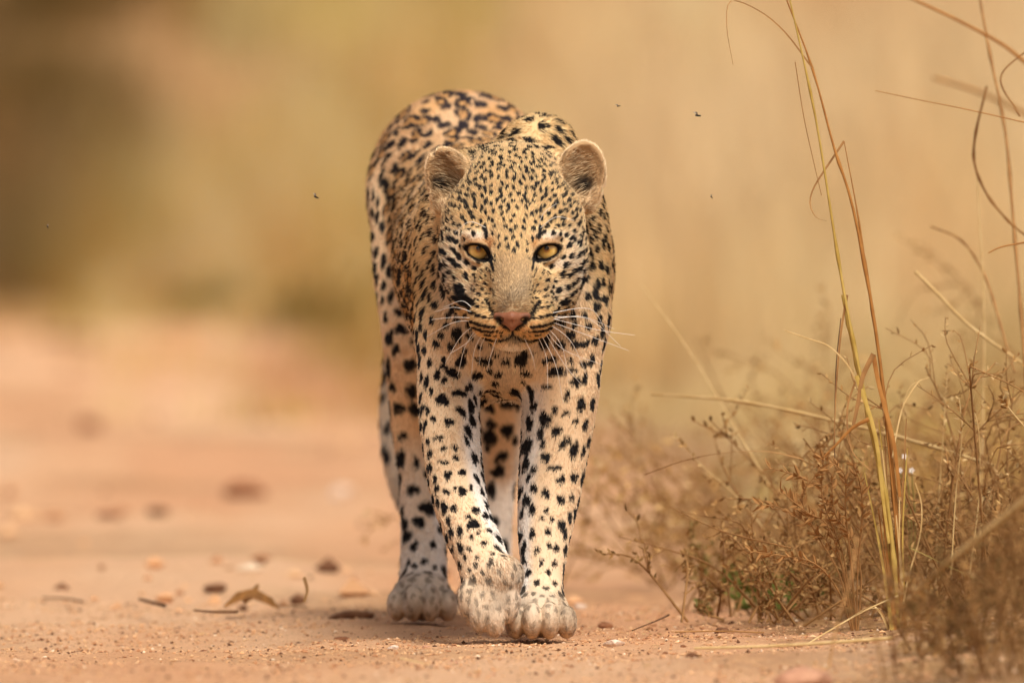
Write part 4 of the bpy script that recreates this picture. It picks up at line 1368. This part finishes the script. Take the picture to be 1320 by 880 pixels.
lone('grass_stalk', 'thin seeding stalk pointing left at the upper right edge', [(1128, 117), (1190, 130), (1250, 142), (1330, 160)], -.35, -.3, 1.4, 2.4, M_ORA)
lone('grass_stalk', 'short curved pale stalk poking in at the right edge', [(1274, 326), (1292, 318), (1330, 311)], -.3, -.3, 2.4, 3.6, M_ORA)
lone('grass_stalk', 'pale blurred seed stalk leaning left at the right side', [(1180, 350), (1210, 380), (1250, 420), (1320, 470)], .8, .8, 7, 6, M_STRAW)
lone('grass_stalk', 'blurred stalk arching over the right side and down', [(1200, 292), (1240, 310), (1270, 356), (1290, 420), (1308, 480)], 1.1, .9, 4, 5, M_STRAWD)
lone('grass_stalk', 'fine straight blurred stalk rising at the right side', [(1262, 820), (1266, 600), (1268, 400), (1260, 230)], .9, 1.0, 5, 3, M_STRAW, n=24)
lone('grass_stalk', 'thin dark stem rising left of the white flowers', [(1076, 600), (1076, 540), (1078, 470), (1084, 410)], .05, .05, 2, 2, M_TWIG)
lone('grass_stalk', 'fine pale stalk leaning right behind the clump with a seed tip', [(1148, 600), (1160, 540), (1172, 500), (1198, 486)], .12, .14, 2, 1.4, M_STRAW)
lone('grass_stalk', 'blurred arching brown blade with drooping tip left of the dry shrub', [(830, 612), (880, 594), (930, 584), (990, 582), (1036, 592)], .45, .3, 3, 5, M_STRAWD, True)
lone('grass_stalk', 'slender stalk slanting up left below the dry shrub', [(862, 652), (920, 680), (960, 692), (1020, 706)], .4, .15, 1.8, 3, M_STRAWD)
lone('grass_stalk', 'slender low stalk slanting right in front of the clump', [(1030, 836), (1080, 806), (1120, 784), (1165, 764)], -.3, -.2, 3, 3, M_STRAW)
lone('grass_stalk', 'upright blurred straw in front of the pink rock', [(1068, 860), (1080, 800), (1098, 740), (1104, 690)], -1.3, -1.2, 4, 3, M_STRAWD, True)
lone('grass_stalk', 'green yellow blade slanting down right of the clump', [(1174, 706), (1220, 728), (1270, 752)], -.05, -.1, 3.5, 2, M_OLV, True)
lone('grass_stalk', 'bent brown stalk beside the blurred upright one at the right', [(1315, 150), (1290, 100), (1330, 60)], .5, .5, 4, 3, M_STRAWD)
lone('straw', 'upright pale straw stuck in the sand behind the dark stone', [(392, 776), (396, 760), (392, 744)], .75, .72, 5, 6, M_STRAW, True, cat='straw')
lone('twig', 'thin dark twig lying left of the curled dry leaf', [(250, 786), (275, 788), (306, 788)], .75, .72, 4, 7, M_TWIG, cat='twig')
lone('twig', 'blurred dark twig lying flat at the left side of the track', [(55, 770), (80, 771), (106, 775)], 1.7, 1.6, 4, 5, M_TWIG, cat='twig')
lone('twig', 'blurred short twig between the flat twig and the curled leaf', [(180, 772), (196, 776), (212, 780)], 1.2, 1.1, 6, 8, M_TWIG, cat='twig')
# the grasses' feathered seed heads on the thin stalk
# ---- curled dry leaf on the track
_lp = G(322, 786)
lf = empty('dry_leaf', tuple(_lp)); tag(lf, 'curled brown dry leaf lying on the track left of the leopard', 'leaf')
V, Fc = ribbon([(-.035, 0, .004), (-.015, .005, .016), (.006, 0, .020), (.028, -.004, .010), (.04, 0, .002)], [.006, .022, .026, .018, .003], (0, 1, .3), .45)
mesh_obj('blade', V, Fc, noise_mat('leaf_curled', lin(96, 62, 30), lin(152, 104, 52), 80, .75), lf)
V, Fc = ribbon([(-.01, .01, .012), (.004, .012, .022), (.012, .014, .036)], [.010, .012, .003], (1, 0, 0), .4)
mesh_obj('blade', V, Fc, M_LEAF, lf)
V, Fc = tube([(.03, 0, .006), (.055, -.004, .006), (.08, .0, .004)], [.0012, .001, .0008], 5)
mesh_obj('stem', V, Fc, M_TWIG, lf)


# ---- shrubs
def grow_twigs(r, base, n, h, spread, lean=(0, 0, 0), kids=4, kink=.25, r0=.0022):
    """stems with side twigs; returns (tubes, leaf seats)"""
    tubes, seats = [], []
    for i in range(n):
        a = r.uniform(0, 6.28); s = spread * math.sqrt(r.random())
        bb = np.array(base) + np.array([r.normal(0, spread * .55), r.normal(0, spread * .55), 0])
        tip = bb + np.array([math.cos(a) * s, math.sin(a) * s, h * r.uniform(.2, 1.0) ** 1.2]) + np.array(lean) * r.uniform(.5, 1.1)
        p0 = bb + np.array([math.cos(a), math.sin(a), 0]) * s * .12
        mid = p0 * .45 + tip * .55 + r.normal(0, kink * h * .45, 3) + np.array([0, 0, h * .10])
        q = bez([p0, mid, tip], 8)
        tubes.append((q, np.linspace(r0, r0 * .35, len(q))))
        for k in range(kids):
            j = r.integers(2, len(q) - 1)
            d = q[min(j + 1, len(q) - 1)] - q[j]; d /= np.linalg.norm(d) + 1e-9
            o = r.normal(size=3); o -= d * (o @ d); o /= np.linalg.norm(o)
            L = h * r.uniform(.14, .34)
            e = q[j] + (d * .7 + o * .8) * L
            m_ = (q[j] + e) / 2 + r.normal(0, L * .12, 3)
            qq = bez([q[j], m_, e], 6)
            tubes.append((qq, np.linspace(r0 * .5, r0 * .25, len(qq))))
            for t in np.linspace(.15, 1, 7):
                i0 = min(int(t * (len(qq) - 1)), len(qq) - 2)
                seats.append((qq[i0] + (qq[i0 + 1] - qq[i0]) * r.random(), qq[i0 + 1] - qq[i0]))
        for t in np.linspace(.35, 1, 8):
            i0 = min(int(t * (len(q) - 1)), len(q) - 2)
            seats.append((q[i0] + (q[i0 + 1] - q[i0]) * r.random(), q[i0 + 1] - q[i0]))
    return tubes, seats


LEAF_V = np.array([(0, 0, 0), (.30, .22, .07), (.68, .17, .05), (1, 0, -.06), (.68, -.17, .05), (.30, -.22, .07), (.5, 0, -.02)])
LEAF_F = [(0, 1, 6), (1, 2, 6), (2, 3, 6), (3, 4, 6), (4, 5, 6), (5, 0, 6)]


def leaf_frame(r, p, d):
    d = d / (np.linalg.norm(d) + 1e-9)
    o = r.normal(size=3); o -= d * (o @ d); o /= np.linalg.norm(o) + 1e-9
    x = d * .65 + o * .75; x /= np.linalg.norm(x)
    y = np.cross(x, r.normal(size=3)); y /= np.linalg.norm(y) + 1e-9
    return np.stack([x, y, np.cross(x, y)], 1)


def mass_leaves(r, seats, size, name, mat, parent, tints):
    n = len(seats)
    V = np.zeros((n, 7, 3)); C = np.zeros((n, 7, 4)); C[..., 3] = 1
    for i, (p, d) in enumerate(seats):
        M = leaf_frame(r, p, d)
        V[i] = (LEAF_V * (size * r.uniform(.6, 1.25))) @ M.T + p
        C[i, :, :3] = tints[r.integers(len(tints))] * r.uniform(.75, 1.15)
    Fc = (np.array(LEAF_F)[None] + (np.arange(n) * 7)[:, None, None]).reshape(-1, 3)
    o = fast_mesh(name, V.reshape(-1, 3), Fc, mat, parent, False)
    at = o.data.attributes.new('tint', 'FLOAT_COLOR', 'POINT'); at.data.foreach_set('color', C.astype(np.float32).ravel())
    return tag(o, kind='stuff')


M_TINT = tint_mat('dry_foliage', .85, .3)
BROWN = [lin(178, 138, 84), lin(152, 114, 68), lin(198, 160, 104), lin(132, 100, 60)]
OLIVE = [lin(140, 122, 66), lin(122, 104, 56), lin(160, 138, 82), lin(146, 108, 60)]
STRAWC = [lin(206, 168, 108), lin(188, 146, 88), lin(170, 128, 76), lin(214, 184, 130)]
DARKC = [lin(104, 74, 42), lin(88, 62, 36), lin(128, 94, 54), lin(92, 78, 42)]


def shrub(name, label, loc, h, spread, n, leaf, tints, seed, lean=(0, 0, 0), kids=4, group=None, cat='shrub', rep=1, r0=.0022, mat=None):
    r = np.random.default_rng(seed)
    z = float(gheight(np.array([loc[0]]), np.array([loc[1]]))[0])
    root = empty(name, (loc[0], loc[1], z)); tag(root, label, cat, group)
    tb, seats = grow_twigs(r, (0, 0, 0), n, h, spread, lean, kids, r0=r0)
    V, Fc = join([tube(q, rr, 3) for q, rr in tb])
    mesh_obj('twigs', V, Fc, mat or M_STRAWD, root)['kind'] = 'stuff'
    if rep > 1:
        seats = [(p + r.normal(0, leaf * .8, 3), d) for p, d in seats for _ in range(rep)]
    seats = [(np.array([p[0], p[1], max(p[2], .004)]), d) for p, d in seats]
    mass_leaves(r, seats, leaf, 'foliage', M_TINT, root, tints)
    return root


# ---- the dry leafy shrub in focus: every sprig and leaf its own part
_rs = np.random.default_rng(5)
sh = empty('dry_shrub', tuple(W(1085, 812, .05)))
tag(sh, 'small dry brown shrub with narrow curled leaves left of the tall grass clump', 'shrub')
sb = np.array(sh.location)
lm = bpy.data.meshes.new('leaf'); lm.from_pydata(LEAF_V.tolist(), [], LEAF_F); lm.materials.append(M_LEAF); lm.update()
SPR = [[(1100, 810), (1096, 720), (1070, 650), (1040, 618), (990, 602)], [(1102, 810), (1090, 740), (1060, 690), (1010, 656), (978, 650)], [(1104, 812), (1098, 730), (1090, 660), (1088, 610), (1058, 590)],
       [(1098, 812), (1080, 760), (1050, 726), (1010, 716), (968, 710)], [(1104, 812), (1106, 730), (1112, 660), (1108, 622), (1100, 598)], [(1100, 812), (1082, 740), (1048, 680), (1034, 640), (1056, 606)],
       [(1100, 812), (1086, 730), (1066, 676), (1040, 660), (1006, 632)], [(1100, 812), (1090, 730), (1078, 690), (1060, 640), (1062, 584)], [(1106, 812), (1110, 740), (1096, 690), (1076, 660), (1072, 612)]]
for k, nodes in enumerate(SPR):
    q = path_px(nodes, .05, _rs.uniform(-.06, .05), 20)
    V, Fc = tube(q - sb, np.linspace(.0013, .0006, len(q)), 5)
    br_ = mesh_obj('branch', V, Fc, M_STRAWD, sh)
    for t in np.linspace(.38, 1, 17):
        i0 = min(int(t * (len(q) - 1)), len(q) - 2)
        for _ in range(2):
            M = leaf_frame(_rs, q[i0], q[i0 + 1] - q[i0])
            o = bpy.data.objects.new('leaf', lm)
            p = q[i0] + (q[i0 + 1] - q[i0]) * _rs.random() - sb
            s_ = _rs.uniform(.009, .018)
            from mathutils import Matrix
            o.matrix_local = Matrix.Translation(Vector(p)) @ Matrix(M.tolist()).to_4x4() @ Matrix.Diagonal((s_, s_ * .75, s_, 1))
            COL.objects.link(o); o.parent = br_

for args in [
    ('low brown twiggy shrub behind the dry leafy shrub on the verge', (1030, 790, .45), .13, .16, 34, .009, BROWN, 11),
    ('low blurred olive shrub right of the planted leg at the track edge', (965, 775, 1.2), .11, .11, 22, .010, OLIVE, 12),
    ('blurred straw coloured low shrub behind the olive shrub', (1010, 740, 2.2), .17, .2, 32, .012, STRAWC, 13),
    ('blurred brown low shrub far along the right verge', (965, 705, 3.4), .15, .2, 26, .013, BROWN, 14),
    ('dense brown shrub behind the foot of the tall grass clump', (1170, 790, .55), .20, .20, 42, .009, BROWN, 15),
    ('dense dark shrub behind the clump near the right edge', (1260, 790, .7), .26, .24, 50, .010, BROWN, 16),
    ('wispy straw coloured shrub at the right edge beside the dark shrub', (1330, 800, .4), .32, .16, 44, .009, STRAWC, 17),
    ('blurred straw shrub behind the tall grass at mid right', (1120, 720, 2.6), .28, .4, 60, .013, STRAWC, 18),
    ('blurred pale shrub further back at the right edge', (1290, 700, 3.2), .42, .4, 60, .013, STRAWC, 19),
]:
    lb, (px, py, yd), *rest = args
    h_, sp_, n_, lf_, tn_, sd_ = rest
    shrub('low_shrub', lb, W(px, py, yd)[:2], h_, sp_, n_, lf_, tn_, sd_, kids=5)
for lb, (px, py, yd), h_, sp_, n_, tn_, sd_ in [
    ('blurred tangled dark brown shrub filling the bottom right corner', (1300, 884, -1.6), .22, .13, 42, DARKC, 21),
    ('blurred tangled brown shrub in the foreground right of the clump', (1230, 860, -1.0), .12, .08, 18, STRAWC, 22),
    ('blurred brown shrub at the right edge in front of the stalks', (1335, 860, -1.0), .28, .10, 34, BROWN, 23)]:
    shrub('foreground_shrub', lb, W(px, py, yd)[:2], h_, sp_, n_, .008, tn_, sd_, kids=5, r0=.0018)
shrub('low_weed', 'small green weed under the dry shrub at the verge', W(1010, 765, .9)[:2], .07, .06, 14, .014, [lin(120, 130, 60), lin(100, 112, 50)], 24, kids=3, cat='weed')
# white blurred flowers
_fl = empty('flower_stem', tuple(W(1165, 800, .5))); tag(_fl, 'thin stem with three small blurred white flowers behind the clump', 'flower')
_fb = np.array(_fl.location); M_FLW = noise_mat('petal_white', lin(226, 214, 200), lin(240, 232, 224), 30, .7)
for px, py in ((1166, 588), (1160, 606), (1175, 606)):
    p = W(px, py, .5) - _fb
    V, Fc = tube(bez([(0, 0, 0), p * .5 + np.array([.01, 0, .01]), p], 10), np.full(11, .001), 4)
    mesh_obj('stem', V, Fc, M_OLV, _fl)
    parts = []
    for a in range(5):
        c, s_ = math.cos(a * 1.2566), math.sin(a * 1.2566)
        parts.append(ribbon([p, p + np.array([c, -.3, s_]) * .002, p + np.array([c, -.2, s_]) * .004], [.001, .003, .001], (-s_, 0, c), .1))
    V, Fc = join(parts)
    mesh_obj('flower', V, Fc, M_FLW, _fl)


# ---- bits of dead leaf and stem littering the verge and track
_rl = np.random.default_rng(404)
lx = np.concatenate([_rl.uniform(.16, .85, 600), _rl.uniform(-.7, .3, 40)]); ly = np.concatenate([_rl.uniform(-1.5, 1.6, 600), _rl.uniform(-1.5, 1.4, 40)])
lz = gheight(lx, ly) + .002
_ls = [(np.array([a, b, c]), np.array([_rl.normal(), _rl.normal(), .05])) for a, b, c in zip(lx, ly, lz)]
_lo = mass_leaves(_rl, _ls, .013, 'leaf_litter', M_TINT, None, STRAWC + BROWN)
_lv = np.zeros(len(_lo.data.vertices) * 3, np.float32); _lo.data.vertices.foreach_get('co', _lv); _lv = _lv.reshape(-1, 7, 3)
_lv[:, :, 2] = lz[:, None] + (_lv[:, :, 2] - lz[:, None]) * .22          # lying flat
_lo.data.vertices.foreach_set('co', _lv.ravel()); _lo.data.update()


# ---- grass seed sprays at right
def spray(label, nodes, y, seed, n=26, L=.012):
    r = np.random.default_rng(seed)
    root = empty('seed_grass', tuple(W(*nodes[0], y))); tag(root, label, 'grass')
    b = np.array(root.location); q = path_px(nodes, y, y, 18)
    V, Fc = tube(q - b, np.linspace(.0012, .0006, len(q)), 5); mesh_obj('stalk', V, Fc, M_STRAW, root)
    seats = []
    for t in np.linspace(.68, 1, n):
        i0 = min(int(t * (len(q) - 1)), len(q) - 2); d = q[i0 + 1] - q[i0]
        seats.append((q[i0] + d * r.random() - b, d))
    mass_leaves(r, seats, L * .6, 'seed_head', M_TINT, root, STRAWC)


spray('seeding grass with a short ear rising beside the clump at right', [(1226, 740), (1232, 640), (1240, 560), (1236, 508)], .2, 1)
spray('seeding grass with a curved ear at the right of the clump', [(1250, 740), (1262, 640), (1262, 560), (1252, 516)], .25, 2)
spray('dark seeding stem with knobbly head at the right edge', [(1330, 560), (1312, 540), (1300, 525), (1292, 514)], -.05, 3, 30, .016)
spray('faint seeding grass left of the dry shrub', [(1000, 700), (950, 640), (905, 600), (868, 560)], .8, 4)
spray('feathery grass with a thin seed head right behind the clump', [(1206, 760), (1210, 650), (1216, 560), (1222, 470)], .5, 5)


# ---- blades by the thousand
def blades(name, label, x, y, h, w, tints, r, lean=.25, kind='stuff', segs=3):
    n = len(x)
    z = gheight(x, y)
    a = r.uniform(0, 6.28, n); L = lean * r.uniform(.2, 1.3, n) * h
    dx, dy = np.cos(a) * L, np.sin(a) * L
    fa = r.uniform(-.6, .6, n)
    sx, sy = np.cos(fa), np.sin(fa)
    V = np.zeros((n, (segs + 1) * 2, 3))
    for i in range(segs + 1):
        t = i / segs
        ww = w * (1 - .85 * t) * .5
        cx, cy, cz = x + dx * t * t, y + dy * t * t, z + h * (t - .12 * t * t * lean) - .01
        V[:, 2 * i] = np.stack([cx - sx * ww, cy - sy * ww, cz], 1); V[:, 2 * i + 1] = np.stack([cx + sx * ww, cy + sy * ww, cz], 1)
    f = np.array([(2 * i, 2 * i + 1, 2 * i + 3, 2 * i + 2) for i in range(segs)])
    Fc = (f[None] + (np.arange(n) * (segs + 1) * 2)[:, None, None]).reshape(-1, 4)
    o = fast_mesh(name, V.reshape(-1, 3), Fc, M_BLADE, None, False)
    C = np.ones((n, (segs + 1) * 2, 4)); C[..., :3] = tints[:, None]
    at = o.data.attributes.new('tint', 'FLOAT_COLOR', 'POINT'); at.data.foreach_set('color', C.astype(np.float32).ravel())
    return tag(o, label, None, None, kind)


M_BLADE = tint_mat('grass_blade', .75, .4)


GRASS = np.array([lin(208, 170, 100), lin(220, 198, 144), lin(184, 164, 88), lin(142, 108, 58), lin(196, 152, 84), lin(230, 210, 160)])


def tufts(name, n_tuft, per, place, spread, hfun, width, seed, left_dark=True):
    """clumps of blades, each clump with a colour of its own"""
    r = np.random.default_rng(seed)
    cx, cy = place(r, n_tuft)
    n_tuft = len(cx)
    pal = GRASS[r.choice(6, n_tuft, p=[.26, .22, .18, .10, .14, .10])] * r.uniform(.7, 1.15, (n_tuft, 1))
    pal = mixc(pal, lin(186, 168, 92), sstep(.62, .78, vnoise2(cx, cy * .4, .6, 42)) * .4)
    pal = mixc(pal, lin(96, 72, 38), np.maximum(sstep(-1.7, -3.6, cx) * sstep(44, 60, cy), sstep(-.8, -3.0, cx) * sstep(80, 92, cy)) * .88)
    pal = mixc(pal, lin(236, 210, 168), sstep(-.6, .9, cx) * sstep(6, 24, cy) * .65)
    pal = np.clip(pal * 1.12, 0, .85)
    hs = hfun(cx, cy) * r.uniform(.65, 1.2, n_tuft)
    x = np.repeat(cx, per) + r.normal(0, spread, n_tuft * per); y = np.repeat(cy, per) + r.normal(0, spread, n_tuft * per)
    h = np.repeat(hs, per) * r.uniform(.5, 1.1, n_tuft * per)
    blades(name, None, x, y, h, width, np.repeat(pal, per, 0) * r.uniform(.8, 1.15, (n_tuft * per, 1)), r, .35)


def _verge(r, n):
    y = 2.8 + 22 * r.random(n) ** 1.3
    return edge_x(y) + .30 + (.5 + 2.2 * r.random(n)) * r.random(n), y


def _wall(r, n):
    y = 19 + 44 * r.random(n) ** 1.1
    return edge_x(y) + .15 + (.6 + 6.5 * r.random(n)) * r.random(n) ** .8, y


def _hill(r, n):
    return r.uniform(-10, 9, n), 66 + 34 * r.random(n)


def _fringe(r, n):
    y = 16 + 42 * r.random(n)
    return edge_x(y) + .2 - 1.3 * r.random(n) ** 2, y


tufts('verge_grass', 420, 34, _verge, .06, lambda x, y: .10 + .42 * sstep(.2, 1.5, x - edge_x(y)), .0045, 61)
tufts('tall_grass', 900, 40, _wall, .13, lambda x, y: .16 + 1.15 * sstep(.05, 1.5, x - edge_x(y)), .011, 62)
def _left(r, n):
    return -3.9 - 6 * r.random(n), 1 + 64 * r.random(n)


tufts('left_grass', 500, 24, _left, .12, lambda x, y: .3 + .9 * sstep(-3.9, -6, x), .011, 65)
tufts('fringe_grass', 150, 14, _fringe, .08, lambda x, y: .16 + 0 * x, .008, 64)
tufts('hill_grass', 1100, 40, _hill, .2, lambda x, y: .9 + 0 * x, .018, 63)

# far bushes standing in the grass, all soft in the photograph
FARB = [('brown bush far behind at the left edge', -20, 150, 70, .9, 'b'), ('brown bush far behind in the upper left corner', 90, 20, 84, 1.1, 'b'), ('olive bush far behind above the leopard at the top', 555, -30, 84, .9, 'o'),
        ('small olive bush far behind at the end of the track', 268, 424, 45, .22, 'o'), ('yellow olive bush far behind beside the leopard flank', 440, 380, 34, .32, 'o'),
        ('olive bush far behind right of the leopard shoulder', 850, 440, 34, .3, 'o'), ('grey brown bush far behind at the upper right edge', 1320, 60, 60, .9, 'b')]
FT = {'b': [lin(150, 112, 64), lin(164, 126, 74), lin(134, 98, 54)], 'o': [lin(172, 148, 80), lin(150, 130, 70), lin(188, 156, 90)], 's': STRAWC}
for i, (lb, px, py, Yd, hh_, tn) in enumerate(FARB):
    p = W(px, py, Yd)
    g_ = float(gheight(np.array([p[0]]), np.array([float(Yd)]))[0])
    shrub('far_bush', lb, (p[0], Yd), max(hh_, p[2] - g_ + hh_ * .3), hh_ * .7, 26, .06, FT[tn], 80 + i, kids=5, cat='bush', r0=.006)

# ---- flies in the air round the leopard
def fly(px, py, y, s, ang, label):
    root = empty('fly', tuple(W(px, py, y))); tag(root, label, 'fly', 'flies in the air')
    root.rotation_euler = (0, R(ang), R(20))
    V, Fc = stone_mesh(3, 1.0, .04, 2); V = V / np.abs(V).max(0)
    mesh_obj('body', V * np.array([.0030, .0012, .0013]) * s, Fc, M_FLY, root)
    mesh_obj('head', V * np.array([.0010, .0011, .0010]) * s + np.array([.0034, 0, 0]) * s, Fc, M_FLY, root)
    for sd in (-1, 1):
        V2, F2 = ribbon([(0, 0, .001 * s), (-.002 * s, sd * .002 * s, .003 * s), (-.004 * s, sd * .004 * s, .004 * s)], [.0006 * s, .0020 * s, .0008 * s], (1, 0, .3), .05)
        mesh_obj('wing', V2, F2, M_WING, root)


M_FLY = noise_mat('fly_black', lin(26, 22, 20), lin(48, 38, 32), 400, .4)
M_WING = noise_mat('fly_wing', lin(150, 140, 124), lin(180, 168, 150), 400, .3, translucent=.4)
fly(407, 254, -.02, 1.0, 20, 'tiny dark fly hovering left of the leopard flank')
fly(797, 137, .0, .7, -10, 'tiny fly hovering nearest above the right ear')
fly(899, 149, -.1, 1.1, 5, 'larger winged fly in the air right of the ears')
fly(917, 254, .03, .6, 40, 'lowest tiny fly in the air right of the leopard')
fly(61, 292, .02, .6, 60, 'tiny fly in the air near the left edge')
